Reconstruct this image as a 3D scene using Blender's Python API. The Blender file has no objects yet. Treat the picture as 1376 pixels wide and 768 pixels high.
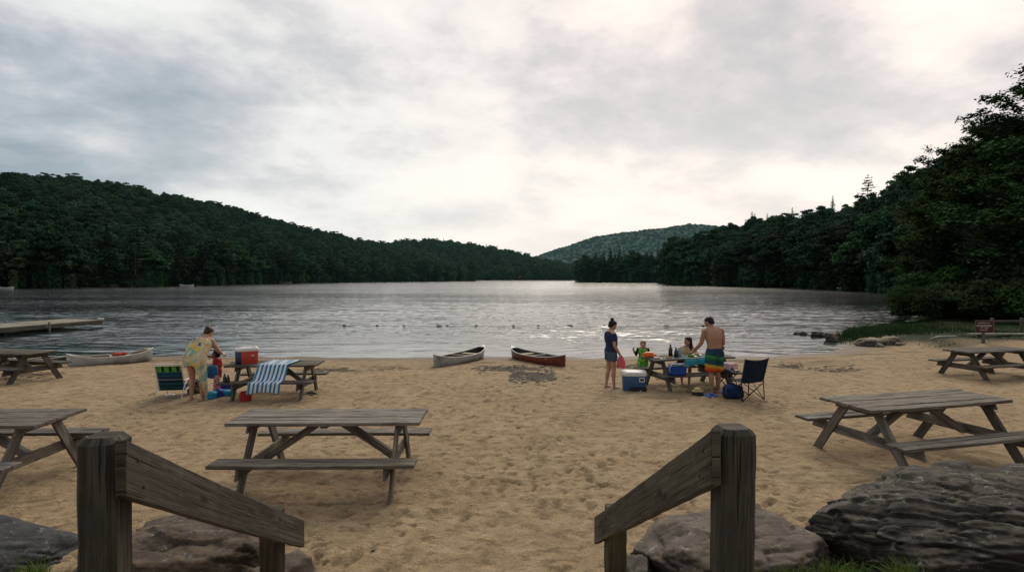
import bpy, math, random
import numpy as np
from mathutils import Vector, Matrix, noise as mn

SC = bpy.context.scene
COL = SC.collection
PI = math.pi
RNG = np.random.default_rng(7)
random.seed(11)

# ------------------------------------------------------------------ camera
F = 740.0
CAMZ = 2.65
TILT = math.atan(11.0 / F)
cam_d = bpy.data.cameras.new("camera")
cam_d.sensor_width = 36.0
cam_d.lens = 36.0 * F / 1376.0
cam_d.clip_start = 0.05
cam_d.clip_end = 9000
cam = bpy.data.objects.new("camera", cam_d)
COL.objects.link(cam)
cam.location = (0, 0, CAMZ)
cam.rotation_euler = (PI / 2 - TILT, 0, 0)
SC.camera = cam

def P(px, py, z):
    """where the line of sight of a photo pixel meets the level z"""
    dx = (px - 688) / F; dv = (384 - py) / F
    dy = math.cos(TILT) + dv * math.sin(TILT)
    dz = -math.sin(TILT) + dv * math.cos(TILT)
    t = (z - CAMZ) / dz
    return (dx * t, dy * t)

def PX(px, Y):
    return (px - 688) / F * Y

# ------------------------------------------------------------------ helpers
def tag(o, label=None, cat=None, group=None, kind=None):
    if label: o['label'] = label
    if cat: o['category'] = cat
    if group: o['group'] = group
    if kind: o['kind'] = kind
    return o

def empty(name, loc, rz=0.0):
    o = bpy.data.objects.new(name, None)
    o.empty_display_size = 0.2
    o.location = loc; o.rotation_euler = (0, 0, rz)
    COL.objects.link(o)
    return o

def link_mesh(name, me, mats, parent=None, loc=None, rot=None, smooth=False):
    if not isinstance(mats, (list, tuple)): mats = [mats]
    if len(me.materials) == 0:
        for m in mats: me.materials.append(m)
    o = bpy.data.objects.new(name, me)
    COL.objects.link(o)
    if parent is not None: o.parent = parent
    if loc is not None: o.location = loc
    if rot is not None: o.rotation_euler = rot
    if smooth: shade_smooth(me)
    return o

def shade_smooth(me):
    me.polygons.foreach_set('use_smooth', np.ones(len(me.polygons), dtype=bool))

def dup_tree(root, loc=None, rz=None, scale=None):
    r = root.copy(); COL.objects.link(r)
    if loc is not None: r.location = loc
    if rz is not None: r.rotation_euler = (0, 0, rz)
    if scale is not None: r.scale = scale
    for ch in root.children:
        c = ch.copy(); COL.objects.link(c); c.parent = r
        for g in ch.children:
            d = g.copy(); COL.objects.link(d); d.parent = c
    return r

class MB:
    """collects shapes, builds them as one mesh with a UV map in metres"""
    def __init__(s):
        s.v = []; s.f = []; s.uv = []; s.mi = []; s.sm = []
    def face(s, idx, uvs=None, mi=0, sm=False):
        s.f.append(tuple(idx)); s.mi.append(mi); s.sm.append(sm)
        if uvs is None:
            uvs = [(s.v[i][0] + s.v[i][2] * .3, s.v[i][1] + s.v[i][2]) for i in idx]
        s.uv.append(uvs)
    def beam(s, p0, p1, w, t, up=(0, 0, 1), bev=0.006, seg=6, jit=0.0012, mi=0, skew0=0.0, skew1=0.0, rounded=0.0):
        """a sawn board from p0 to p1; w across, t along up; bevelled, slightly irregular"""
        p0 = Vector(p0); p1 = Vector(p1)
        d = (p1 - p0); L = d.length; d.normalize()
        up = Vector(up); side = d.cross(up)
        if side.length < 1e-5: up = Vector((0, 1, 0)); side = d.cross(up)
        side.normalize(); up = side.cross(d).normalized()
        hw, ht = w / 2, t / 2
        b = min(bev, hw * .45, ht * .45)
        ring = [(-hw + b, -ht), (0, -ht), (hw - b, -ht), (hw, -ht + b), (hw, ht - b), (hw - b, ht), (0, ht), (-hw + b, ht), (-hw, ht - b), (-hw, -ht + b)]
        per = [0]
        for i in range(len(ring)):
            a = ring[i]; c = ring[(i + 1) % len(ring)]
            per.append(per[-1] + math.hypot(a[0] - c[0], a[1] - c[1]))
        ou, ov = random.random() * 40, random.random() * 40
        n = len(ring); base = len(s.v)
        ts = [0.0] + [i / seg for i in range(0, seg + 1)] + [1.0]
        bow = random.uniform(-1, 1) * jit * 2
        for k, tt in enumerate(ts):
            endk = (k == 0 or k == len(ts) - 1)
            sc = 1 - b / max(hw, ht) * .8 if endk else 1
            along = tt * L
            if k == 1: along = b
            if k == len(ts) - 2: along = L - b
            for (x, y) in ring:
                x2 = x * (1 - b / hw * .9) if endk else x
                y2 = y * (1 - b / ht * .9) if endk else y
                al = along + (skew0 * y2 * (1 - tt) + skew1 * y2 * tt)
                j = jit
                q = p0 + d * al + side * (x2 + random.uniform(-j, j)) + up * (y2 + random.uniform(-j, j) + bow * math.sin(PI * tt) * 3)
                s.v.append(tuple(q))
        m = len(ts)
        for k in range(m - 1):
            for i in range(n):
                a = base + k * n + i; b2 = base + k * n + (i + 1) % n
                u0 = ts[k] * L + ou; u1 = ts[k + 1] * L + ou
                s.face((a, b2, b2 + n, a + n), [(u0, per[i] + ov), (u0, per[i + 1] + ov), (u1, per[i + 1] + ov), (u1, per[i] + ov)], mi)
        s.face(tuple(base + i for i in reversed(range(n))), [(ou + ring[i][0] * .25, ov + ring[i][1]) for i in reversed(range(n))], mi)
        e = base + (m - 1) * n
        s.face(tuple(e + i for i in range(n)), [(ou + ring[i][0] * .25, ov + ring[i][1]) for i in range(n)], mi)
    def box(s, c, size, rz=0, bev=0.005, mi=0, jit=0.0):
        c = Vector(c); sx, sy, sz = size
        d = Vector((math.cos(rz), math.sin(rz), 0))
        s.beam(c - d * sx / 2, c + d * sx / 2, sy, sz, (0, 0, 1), bev, 1, jit, mi)
    def loft(s, rings, close=True, cap=True, mi=0, sm=True):
        """rings: list of lists of points, all the same count"""
        base = len(s.v); n = len(rings[0])
        for r in rings:
            for q in r: s.v.append(tuple(q))
        for k in range(len(rings) - 1):
            for i in range(n if close else n - 1):
                a = base + k * n + i; b = base + k * n + (i + 1) % n
                s.face((a, b, b + n, a + n), [(i / n, k * .1), ((i + 1) / n, k * .1), ((i + 1) / n, k * .1 + .1), (i / n, k * .1 + .1)], mi, sm)
        if cap and close:
            s.face(tuple(base + i for i in reversed(range(n))), None, mi)
            e = base + (len(rings) - 1) * n
            s.face(tuple(e + i for i in range(n)), None, mi)
    def tube(s, pts, r, n=8, mi=0, cap=True, radii=None):
        pts = [Vector(p) for p in pts]
        rings = []; a = None
        for i, p in enumerate(pts):
            if i == 0: d = pts[1] - p
            elif i == len(pts) - 1: d = p - pts[i - 1]
            else: d = (pts[i + 1] - pts[i - 1])
            d.normalize()
            if a is None:
                a = d.cross(Vector((0, 0, 1)))
                if a.length < .3: a = d.cross(Vector((0, 1, 0)))
            else:
                a = a - d * a.dot(d)
            a.normalize(); b = d.cross(a)
            rr = radii[i] if radii else r
            rings.append([p + (a * math.cos(2 * PI * k / n) + b * math.sin(2 * PI * k / n)) * rr for k in range(n)])
        s.loft(rings, True, cap, mi)
    def ball(s, c, r, seg=12, rings=8, mi=0, jit=0):
        c = Vector(c)
        if not isinstance(r, (tuple, list)): r = (r, r, r)
        rs = []
        for k in range(rings + 1):
            th = PI * k / rings
            rs.append([c + Vector((r[0] * max(math.sin(th), .02) * math.cos(2 * PI * i / seg), r[1] * max(math.sin(th), .02) * math.sin(2 * PI * i / seg), -r[2] * math.cos(th))) * (1 + random.uniform(-jit, jit)) for i in range(seg)])
        s.loft(rs, True, True, mi)
    def sheet(s, fn, nu, nv, mi=0, sm=True, uvscale=(1, 1)):
        base = len(s.v)
        for j in range(nv + 1):
            for i in range(nu + 1):
                s.v.append(tuple(fn(i / nu, j / nv)))
        for j in range(nv):
            for i in range(nu):
                a = base + j * (nu + 1) + i
                s.face((a, a + 1, a + nu + 2, a + nu + 1), [(i / nu * uvscale[0], j / nv * uvscale[1]), ((i + 1) / nu * uvscale[0], j / nv * uvscale[1]), ((i + 1) / nu * uvscale[0], (j + 1) / nv * uvscale[1]), (i / nu * uvscale[0], (j + 1) / nv * uvscale[1])], mi, sm)
    def mesh(s, name='m'):
        me = bpy.data.meshes.new(name)
        me.from_pydata(s.v, [], s.f)
        uvl = me.uv_layers.new(name='UVMap')
        flat = [c for f in s.uv for uv in f for c in uv]
        uvl.data.foreach_set('uv', flat)
        me.polygons.foreach_set('material_index', s.mi)
        me.polygons.foreach_set('use_smooth', s.sm)
        me.update()
        return me
    def build(s, name, mats, parent=None, loc=None, rot=None):
        me = s.mesh(name)
        return link_mesh(name, me, mats, parent, loc, rot)

def np_mesh(name, V, Fq, smooth=False):
    """big mesh from arrays; Fq (n,k) faces"""
    me = bpy.data.meshes.new(name)
    n = len(V); k = Fq.shape[1]
    me.vertices.add(n); me.vertices.foreach_set('co', np.asarray(V, dtype=np.float32).ravel())
    me.loops.add(Fq.size); me.loops.foreach_set('vertex_index', Fq.astype(np.int32).ravel())
    me.polygons.add(len(Fq))
    me.polygons.foreach_set('loop_start', np.arange(0, Fq.size, k, dtype=np.int32))
    try: me.polygons.foreach_set('loop_total', np.full(len(Fq), k, dtype=np.int32))
    except Exception: pass
    if smooth: me.polygons.foreach_set('use_smooth', np.ones(len(Fq), dtype=bool))
    me.update(calc_edges=True)
    return me

def _hash(ix, iy, seed):
    h = (ix.astype(np.int64) * 374761393 + iy.astype(np.int64) * 668265263 + seed * 974634777) & 0x7fffffff
    h = ((h ^ (h >> 13)) * 1274126177) & 0x7fffffff
    h = (h ^ (h >> 16)) & 0xffffff
    return h / float(0xffffff)

def vnoise(x, y, seed=0):
    x0 = np.floor(x); y0 = np.floor(y); fx = x - x0; fy = y - y0
    fx = fx * fx * fx * (fx * (fx * 6 - 15) + 10); fy = fy * fy * fy * (fy * (fy * 6 - 15) + 10)
    a = _hash(x0, y0, seed); b = _hash(x0 + 1, y0, seed); c = _hash(x0, y0 + 1, seed); d = _hash(x0 + 1, y0 + 1, seed)
    return (a * (1 - fx) + b * fx) * (1 - fy) + (c * (1 - fx) + d * fx) * fy - 0.5

def sstep(a, b, x):
    t = np.clip((x - a) / (b - a), 0, 1); return t * t * (3 - 2 * t)

# ------------------------------------------------------------------ materials
class NT:
    def __init__(s, m):
        s.m = m; m.use_nodes = True
        s.t = m.node_tree; s.t.nodes.clear()
        s.out = s.n('ShaderNodeOutputMaterial')
    def n(s, typ, **kw):
        nd = s.t.nodes.new(typ)
        for k, v in kw.items():
            if k.startswith('i_'):
                key = k[2:]
                key = int(key) if key.isdigit() else key.replace('_', ' ')
                nd.inputs[key].default_value = v
            else: setattr(nd, k, v)
        return nd
    def l(s, a, b): s.t.links.new(a, b)
    def val(s, x, sock):
        if isinstance(x, (int, float)): sock.default_value = x
        elif isinstance(x, (tuple, list)): sock.default_value = tuple(x) if len(x) == len(sock.default_value) else tuple(x) + (1,)
        else: s.l(x, sock)
    def math(s, op, a, b=0.0, c=0.0, clamp=False):
        nd = s.n('ShaderNodeMath', operation=op, use_clamp=clamp)
        s.val(a, nd.inputs[0]); s.val(b, nd.inputs[1]); s.val(c, nd.inputs[2]); return nd.outputs[0]
    def mix(s, f, a, b, blend='MIX'):
        nd = s.n('ShaderNodeMix', data_type='RGBA', blend_type=blend)
        s.val(f, nd.inputs[0]); s.val(a, nd.inputs[6]); s.val(b, nd.inputs[7]); return nd.outputs[2]
    def map(s, x, a, b, c=0.0, d=1.0, smooth=True):
        nd = s.n('ShaderNodeMapRange', interpolation_type='SMOOTHSTEP' if smooth else 'LINEAR')
        s.val(x, nd.inputs[0]); s.val(a, nd.inputs[1]); s.val(b, nd.inputs[2]); s.val(c, nd.inputs[3]); s.val(d, nd.inputs[4]); return nd.outputs[0]
    def noise(s, vec, scale, detail=4, rough=.55, dist=0.0, out=0, dim='3D'):
        nd = s.n('ShaderNodeTexNoise', noise_dimensions=dim)
        if vec is not None: s.l(vec, nd.inputs['Vector'])
        nd.inputs['Scale'].default_value = scale; nd.inputs['Detail'].default_value = detail
        nd.inputs['Roughness'].default_value = rough; nd.inputs['Distortion'].default_value = dist
        return nd.outputs[out]
    def mapping(s, vec, scale=(1, 1, 1), rot=(0, 0, 0), loc=(0, 0, 0)):
        nd = s.n('ShaderNodeMapping'); s.l(vec, nd.inputs[0])
        nd.inputs['Scale'].default_value = scale; nd.inputs['Rotation'].default_value = rot; nd.inputs['Location'].default_value = loc
        return nd.outputs[0]
    def ramp(s, x, stops, interp='LINEAR'):
        nd = s.n('ShaderNodeValToRGB'); s.l(x, nd.inputs[0]); cr = nd.color_ramp; cr.interpolation = interp
        while len(cr.elements) > 1: cr.elements.remove(cr.elements[-1])
        cr.elements[0].position = stops[0][0]; cr.elements[0].color = tuple(stops[0][1]) + (1,)
        for p, c in stops[1:]:
            e = cr.elements.new(p); e.color = tuple(c) + (1,)
        return nd.outputs[0]
    def bump(s, h, strength=.5, dist=.01, normal=None):
        nd = s.n('ShaderNodeBump'); s.l(h, nd.inputs['Height']); nd.inputs['Strength'].default_value = strength; nd.inputs['Distance'].default_value = dist
        if normal is not None: s.l(normal, nd.inputs['Normal'])
        return nd.outputs[0]
    def bsdf(s, color, rough=.7, normal=None, spec=.3, metal=0.0, sub=0.0, **kw):
        b = s.n('ShaderNodeBsdfPrincipled')
        s.val(color, b.inputs['Base Color']); s.val(rough, b.inputs['Roughness'])
        b.inputs['Specular IOR Level'].default_value = spec; b.inputs['Metallic'].default_value = metal
        if sub: b.inputs['Subsurface Weight'].default_value = sub; b.inputs['Subsurface Radius'].default_value = (.02, .008, .004)
        if normal is not None: s.l(normal, b.inputs['Normal'])
        s.l(b.outputs[0], s.out.inputs[0]); return b
    def coord(s, which='Object'):
        return s.n('ShaderNodeTexCoord').outputs[which]

def newmat(name):
    m = bpy.data.materials.new(name); return m, NT(m)

def mat_plain(name, col, rough=.6, var=.18, scale=14, spec=.3, bump=.15, metal=0.0, dirt=None):
    m, t = newmat(name)
    co = t.coord('Object')
    n1 = t.noise(co, scale, 5, .6)
    dark = tuple(c * (1 - var) for c in col); lite = tuple(min(1, c * (1 + var)) for c in col)
    c = t.ramp(n1, [(.3, dark), (.7, lite)])
    if dirt:
        n2 = t.noise(co, scale * .35, 6, .7)
        c = t.mix(t.map(n2, .5, .72), c, dirt)
    nrm = t.bump(t.noise(co, scale * 6, 3), bump, .004)
    t.bsdf(c, rough, nrm, spec, metal)
    return m

def mat_fabric(name, col, rough=.85, var=.2, weave=260, fold=9):
    m, t = newmat(name)
    co = t.coord('Object')
    n1 = t.noise(co, fold, 4, .6)
    c = t.ramp(n1, [(.3, tuple(x * (1 - var) for x in col)), (.7, tuple(min(1, x * (1 + var)) for x in col))])
    h = t.noise(co, fold * 1.6, 4, .6)
    nrm = t.bump(h, .5, .03)
    nrm = t.bump(t.noise(co, weave, 2), .3, .002, nrm)
    t.bsdf(c, rough, nrm, .15)
    return m

def mat_wood(name, dark, mid, lite, moss=(.06, .075, .035), mossamt=.35, bumpd=.004):
    m, t = newmat(name)
    uv = t.coord('UV')
    g1 = t.noise(t.mapping(uv, (2.2, 46, 1)), 1.0, 6, .65, .6)
    g2 = t.noise(t.mapping(uv, (.9, 150, 1)), 1.0, 4, .7)
    g3 = t.noise(t.mapping(uv, (1.4, 9, 1)), 1.0, 5, .6, .4)
    crack = t.noise(t.mapping(uv, (1.6, 85, 1), loc=(3, 7, 0)), 1.0, 3, .5)
    base = t.ramp(g1, [(.28, dark), (.48, mid), (.72, lite)])
    base = t.mix(t.map(g2, .35, .7, 0, .5), base, lite, 'MIX')
    base = t.mix(t.map(g3, .45, .68, 0, .75), base, dark)
    ck = t.map(crack, .60, .66)
    base = t.mix(t.math('MULTIPLY', ck, .85), base, (dark[0] * .25, dark[1] * .25, dark[2] * .25))
    # knots
    vo = t.n('ShaderNodeTexVoronoi', feature='F1'); t.l(t.mapping(uv, (2.3, 7.5, 1)), vo.inputs['Vector']); vo.inputs['Scale'].default_value = 1.0
    kn = t.map(vo.outputs['Distance'], .07, .16, 1, 0)
    base = t.mix(t.math('MULTIPLY', kn, .8), base, tuple(c * .45 for c in dark))
    co = t.coord('Object')
    ms = t.noise(co, 4.5, 6, .68)
    base = t.mix(t.math('MULTIPLY', t.map(ms, .52, .7), mossamt), base, moss)
    rnd = t.n('ShaderNodeObjectInfo').outputs['Random']
    hv = t.n('ShaderNodeHueSaturation'); t.l(base, hv.inputs['Color']); t.l(t.map(rnd, 0, 1, .80, 1.18, False), hv.inputs['Value']); t.l(t.map(t.math('FRACT', t.math('MULTIPLY', rnd, 5.3)), 0, 1, .75, 1.3, False), hv.inputs['Saturation'])
    base = hv.outputs[0]
    blot = t.noise(co, 1.7, 5, .7)
    base = t.mix(t.map(blot, .54, .68, 0, .45), base, tuple(c * .6 for c in mid))
    base = t.mix(t.map(blot, .30, .42, .4, 0), base, tuple(min(1, c * 1.25) for c in lite))
    h = t.math('SUBTRACT', t.math('ADD', g1, t.math('MULTIPLY', g2, .5)), t.math('MULTIPLY', ck, .9))
    nrm = t.bump(h, .9, bumpd)
    t.bsdf(base, .78, nrm, .25)
    return m
# ------------------------------------------------------------------ world: broken overcast, brighter low over the far end of the lake
SUN_AZ = math.radians(14)      # measured from +Y towards +X
SUN_EL = math.radians(38)
def build_world():
    w = bpy.data.worlds.new("World"); SC.world = w; w.use_nodes = True
    t = NT.__new__(NT); t.t = w.node_tree; t.t.nodes.clear(); t.m = w
    out = t.n('ShaderNodeOutputWorld'); bg = t.n('ShaderNodeBackground'); t.l(bg.outputs[0], out.inputs[0])
    bg.inputs[1].default_value = 0.1
    sky = t.n('ShaderNodeTexSky', sky_type='NISHITA'); sky.sun_disc = False
    sky.sun_elevation = SUN_EL; sky.sun_rotation = SUN_AZ; sky.air_density = 1.2; sky.dust_density = 2.0
    co = t.coord('Generated')
    sep = t.n('ShaderNodeSeparateXYZ'); t.l(co, sep.inputs[0])
    x, y, z = sep.outputs
    zc = t.math('MAXIMUM', z, 0.0)
    zp = t.math('ADD', zc, .30)
    u = t.math('DIVIDE', x, zp); v = t.math('DIVIDE', y, zp)
    cmb = t.n('ShaderNodeCombineXYZ'); t.l(u, cmb.inputs[0]); t.l(v, cmb.inputs[1])
    uv = cmb.outputs[0]
    uvA = t.mapping(uv, (1.15, 1.15, 1), rot=(0, 0, math.radians(-24)), loc=(CLX, CLY, 0))
    big = t.noise(uvA, .85, 3, .5, .15)
    med = t.noise(t.mapping(uvA, (1, 1.1, 1), loc=(4.4, 1.1, 0)), 2.3, 9, .60, .12)
    fine = t.noise(t.mapping(uvA, (1, 1.1, 1), loc=(9, 2, 0)), 6.5, 8, .62, .2)
    cl = t.math('ADD', t.math('ADD', t.math('MULTIPLY', big, .78), t.math('MULTIPLY', med, .42)), t.math('SUBTRACT', t.math('MULTIPLY', fine, .12), .020))   # ~ .34 .. .84, mean .59
    cloud = t.ramp(cl, [(.48, (.33, .385, .43)), (.54, (.475, .49, .525)), (.585, (.62, .605, .625)), (.625, (.79, .735, .725)), (.665, (.97, .895, .84)), (.74, (1.14, 1.05, .96))])
    # towards the low bright sky over the far end of the lake
    az = t.math('ADD', t.math('MULTIPLY', y, math.cos(math.radians(12))), t.math('MULTIPLY', x, math.sin(math.radians(12))))
    az01 = t.map(az, .45, 1.0, 0, 1)
    low = t.math('POWER', t.math('SUBTRACT', 1.0, zc), 2.9)
    glow = t.math('MULTIPLY', low, t.math('ADD', t.math('MULTIPLY', az01, .85), .08), clamp=True)
    c = t.mix(t.math('MULTIPLY', glow, 1.0, clamp=True), cloud, (1.06, .985, .90))
    # the left side of the sky is duller and bluer, the upper right warmer
    lr = t.map(x, -.75, .35, 0, 1)
    c = t.mix(lr, t.mix(1.0, c, (.80, .90, .95), 'MULTIPLY'), c)
    hgt = t.map(z, .15, .6, 0, 1)
    c = t.mix(t.math('MULTIPLY', hgt, 1.0), c, t.mix(1.0, c, (.97, .95, .96), 'MULTIPLY'))
    back = t.map(y, -.5, .3, 0, 1)
    c = t.mix(back, t.mix(1.0, c, (.62, .66, .72), 'MULTIPLY'), c)
    ten = t.mix(1.0, c, (10, 10, 10), 'MULTIPLY')
    thick = t.map(cl, .44, .6, .93, .97)
    t.val(t.mix(thick, sky.outputs[0], ten), bg.inputs[0])
CLX, CLY = 2.3, 5.1

def build_sun():
    l = bpy.data.lights.new('sun', 'SUN'); l.energy = 1.8; l.angle = math.radians(28); l.color = (1, .90, .76)
    o = bpy.data.objects.new('sun', l); COL.objects.link(o)
    d = Vector((math.sin(SUN_AZ) * math.cos(SUN_EL), math.cos(SUN_AZ) * math.cos(SUN_EL), math.sin(SUN_EL)))
    o.rotation_euler = (-d).to_track_quat('-Z', 'Y').to_euler()

# ------------------------------------------------------------------ lake outline (world metres, water level -0.25)
WATER = -0.25
LAKE = np.array([(-62, 21), (-30, 20.2), (-12, 20.4), (-4, 20.1), (4, 20.3), (9.5, 20.4), (12.0, 21.3), (14, 22.9), (15.3, 25.4), (17.5, 28), (20.5, 31.5),
                 (24.6, 35), (37, 50), (54, 72), (71, 103), (79, 143), (75.5, 179), (63, 214), (72, 262), (86, 318), (42, 356), (62, 430), (82, 545), (66, 566), (-37, 566), (-60, 520),
                 (-31, 470), (-104, 330), (-108, 268), (-113, 172), (-133, 143), (-152, 100), (-140, 50)], dtype=float)

def lake_dist(X, Y):
    """signed distance to the lake: positive on land"""
    d2 = np.full(X.shape, 1e12); inside = np.zeros(X.shape, dtype=bool)
    n = len(LAKE)
    for i in range(n):
        ax, ay = LAKE[i]; bx, by = LAKE[(i + 1) % n]
        ex, ey = bx - ax, by - ay
        t = np.clip(((X - ax) * ex + (Y - ay) * ey) / (ex * ex + ey * ey), 0, 1)
        d2 = np.minimum(d2, (X - ax - t * ex) ** 2 + (Y - ay - t * ey) ** 2)
        if abs(ey) > 1e-9:
            c = ((ay > Y) != (by > Y)) & (X < ex * (Y - ay) / ey + ax)
            inside ^= c
    d = np.sqrt(d2)
    return np.where(inside, -d, d)

def base_height(X, Y):
    X = np.asarray(X, dtype=float); Y = np.asarray(Y, dtype=float)
    d = lake_dist(X, Y) + vnoise(X * .35, Y * .35, 5) * .55 * sstep(0, 3, np.abs(Y)) 
    z = WATER + np.where(d > 0, .25 * sstep(-.6, 8.5, d) * 1.0 - .0, d * .10)
    z = np.where(d > 0, z - .25 * float(sstep(-.6, 8.5, 0.0)), z)
    z = np.maximum(z, -1.6)
    # bank either side of the steps, rising towards the viewer
    side = sstep(1.0, 1.9, np.abs(X + .35 + (Y - 3.5) * .04))
    z = z + (side * .49 + (1 - side) * .42) * np.clip(4.85 - Y, 0, 3.2)
    # grassy bank on the right
    g = sstep(13.2, 17.5, X - .25 * (26 - Y)) * sstep(18.5, 24, Y) * sstep(0, 2.2, d)
    z = z + g * (.22 + .02 * np.maximum(Y - 26, 0))
    z = z + sstep(24, 60, X) * sstep(12, 40, Y) * 1.6 * sstep(0, 3, d)
    return z, d

def ground_z(x, y):
    z, d = base_height(np.array([x]), np.array([y])); return float(z[0])

def G(px, py, it=6):
    """ground point under a photo pixel"""
    z = 0.0
    for _ in range(it):
        x, y = P(px, py, z); z = ground_z(x, y)
    return (x, y, z)

def build_beach():
    xs = []
    x = -46.0
    while x < 62:
        xs.append(x); ax = abs(x)
        x += .034 if ax < 9 else (.075 if ax < 22 else .35)
    ys = []; y = -5.0
    while y < 66:
        ys.append(y)
        y += .35 if y < 3 else (max(.026, y * .0062) if y < 27 else .35)
    xs = np.array(xs); ys = np.array(ys)
    X, Y = np.meshgrid(xs, ys)
    Z, D = base_height(X, Y)
    dry = sstep(.6, 3.0, D)
    und = vnoise(X * .55, Y * .55, 1) * .07 + vnoise(X * 1.7, Y * 1.7, 2) * .04
    rough = vnoise(X * 4.1, Y * 4.1, 3) * .018 + vnoise(X * 8.7, Y * 10.7, 4) * .018 + vnoise(X * 17, Y * 21, 8) * .011
    Zd = und * .6 + rough
    # footprints, scuffs and small hollows
    dent = np.zeros_like(Z)
    r = np.random.default_rng(3)
    N = 12000
    fy = 4.2 + r.random(N) ** 1.15 * 16.0; fx = r.uniform(-1.05, 1.05, N) * (fy * .95 + 2)
    for i in range(N):
        a = r.uniform(0, PI); L = r.uniform(.022, .075) if r.random() < .90 else r.uniform(.11, .15); W = L * r.uniform(.32, .7) if L < .1 else L * .42; dp = r.uniform(.006, .015) + L * .09
        pm = float(vnoise(np.array([fx[i] * .42]), np.array([fy[i] * .42]), 44)[0]) + .5
        dp *= .25 + 1.35 * min(1, max(0, (pm - .25) * 2.0)) 
        R = L * 1.9
        i0, i1 = np.searchsorted(xs, [fx[i] - R, fx[i] + R]); j0, j1 = np.searchsorted(ys, [fy[i] - R, fy[i] + R])
        if i1 - i0 < 2 or j1 - j0 < 2: continue
        dx = X[j0:j1, i0:i1] - fx[i]; dy = Y[j0:j1, i0:i1] - fy[i]
        u = (dx * math.cos(a) + dy * math.sin(a)) / L; v = (-dx * math.sin(a) + dy * math.cos(a)) / W
        q = u * u + v * v
        g = np.exp(-q * q * 1.1)
        rim = np.exp(-(np.sqrt(q) - 1.35) ** 2 * 5) * .33
        dent[j0:j1, i0:i1] += dp * (g - rim)
    dent = np.clip(dent, -.03, .06)
    Z = Z + (Zd - dent) * dry + (1 - dry) * und * .25 * sstep(-.2, .6, D)
    # wrack line: a small scarp where the waves last reached
    Z = Z + .03 * sstep(.9, 1.5, D + vnoise(X * .5, Y * .5, 9) * .9)
    ny, nx = X.shape
    V = np.stack([X, Y, Z], -1).reshape(-1, 3)
    idx = np.arange(nx * ny).reshape(ny, nx)
    Fq = np.stack([idx[:-1, :-1], idx[:-1, 1:], idx[1:, 1:], idx[1:, :-1]], -1).reshape(-1, 4)
    me = np_mesh('sand', V, Fq, True)
    grass = sstep(14.4, 16.8, X - .30 * np.maximum(26 - Y, 0) + vnoise(X * .8, Y * .8, 12) * 2.6) * sstep(20.8, 23.0, Y + vnoise(X * .7, Y * .7, 13) * 1.6)
    grass = np.maximum(grass, sstep(26, 28, Y))
    A = me.color_attributes.new('mask', 'FLOAT_COLOR', 'POINT')
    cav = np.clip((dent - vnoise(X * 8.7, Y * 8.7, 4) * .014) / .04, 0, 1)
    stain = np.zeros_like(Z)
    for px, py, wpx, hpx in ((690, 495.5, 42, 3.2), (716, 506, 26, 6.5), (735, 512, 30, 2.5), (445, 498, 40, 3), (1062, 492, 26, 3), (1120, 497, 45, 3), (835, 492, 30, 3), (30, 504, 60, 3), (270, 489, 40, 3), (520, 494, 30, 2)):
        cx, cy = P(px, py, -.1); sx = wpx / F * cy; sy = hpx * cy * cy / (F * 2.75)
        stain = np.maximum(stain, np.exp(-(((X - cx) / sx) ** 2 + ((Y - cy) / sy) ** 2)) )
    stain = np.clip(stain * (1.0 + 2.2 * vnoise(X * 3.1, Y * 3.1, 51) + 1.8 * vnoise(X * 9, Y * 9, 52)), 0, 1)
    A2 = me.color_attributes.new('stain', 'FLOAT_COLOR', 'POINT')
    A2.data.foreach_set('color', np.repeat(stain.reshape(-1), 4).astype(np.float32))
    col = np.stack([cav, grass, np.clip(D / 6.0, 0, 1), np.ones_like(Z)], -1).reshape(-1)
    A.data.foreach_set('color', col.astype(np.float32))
    m, t = newmat('sand')
    co = t.coord('Object')
    at = t.n('ShaderNodeVertexColor', layer_name='mask')
    sp = t.n('ShaderNodeSeparateColor'); t.l(at.outputs[0], sp.inputs[0]); cavs, gr, dd = sp.outputs[0], sp.outputs[1], sp.outputs[2]
    n1 = t.noise(co, .55, 6, .6); n2 = t.noise(co, 3.3, 6, .65); n3 = t.noise(co, 42, 4, .7); n4 = t.noise(co, 160, 2, .7)
    c = t.ramp(n2, [(.30, (.235, .168, .086)), (.5, (.36, .264, .146)), (.72, (.47, .358, .215))])
    c = t.mix(t.map(n1, .40, .66, 0, .42), c, (.27, .18, .09))
    c = t.mix(t.map(n3, .36, .60, .55, 0), c, (.15, .098, .052))
    c = t.mix(t.map(n4, .30, .72, 0, .32), c, (.44, .345, .235))
    c = t.mix(t.math('MULTIPLY', cavs, .62), c, (.085, .056, .032))  # shade in dents and hollows painted into the sand colour
    n5 = t.noise(t.mapping(co, (5.5, 9, 6)), 1.0, 6, .66)
    c = t.mix(t.map(n5, .51, .63, 0, .70), c, (.135, .090, .050))
    n6 = t.noise(t.mapping(co, (1.2, 2.2, 1), loc=(3, 5, 0)), 1.0, 6, .7)
    c = t.mix(t.map(n6, .51, .66, 0, .45), c, (.17, .115, .066))
    # scattered dark grains, bark bits, pebbles
    vo = t.n('ShaderNodeTexVoronoi', feature='F1'); t.l(co, vo.inputs['Vector']); vo.inputs['Scale'].default_value = 13
    pres = t.map(t.noise(co, 1.1, 3), .52, .66)
    sel = t.math('GREATER_THAN', vo.outputs['Color'], .55)
    spk = t.math('MULTIPLY', t.math('MULTIPLY', t.map(vo.outputs['Distance'], .10, .20, 1, 0), sel), t.math('MULTIPLY', pres, .8))
    c = t.mix(spk, c, (.06, .042, .028))
    # patchy wet streaks, then the wet margin by the water
    pos = t.n('ShaderNodeNewGeometry').outputs['Position']
    st = t.noise(t.mapping(co, (.45, 1.9, 1)), 1.0, 6, .62)
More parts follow.
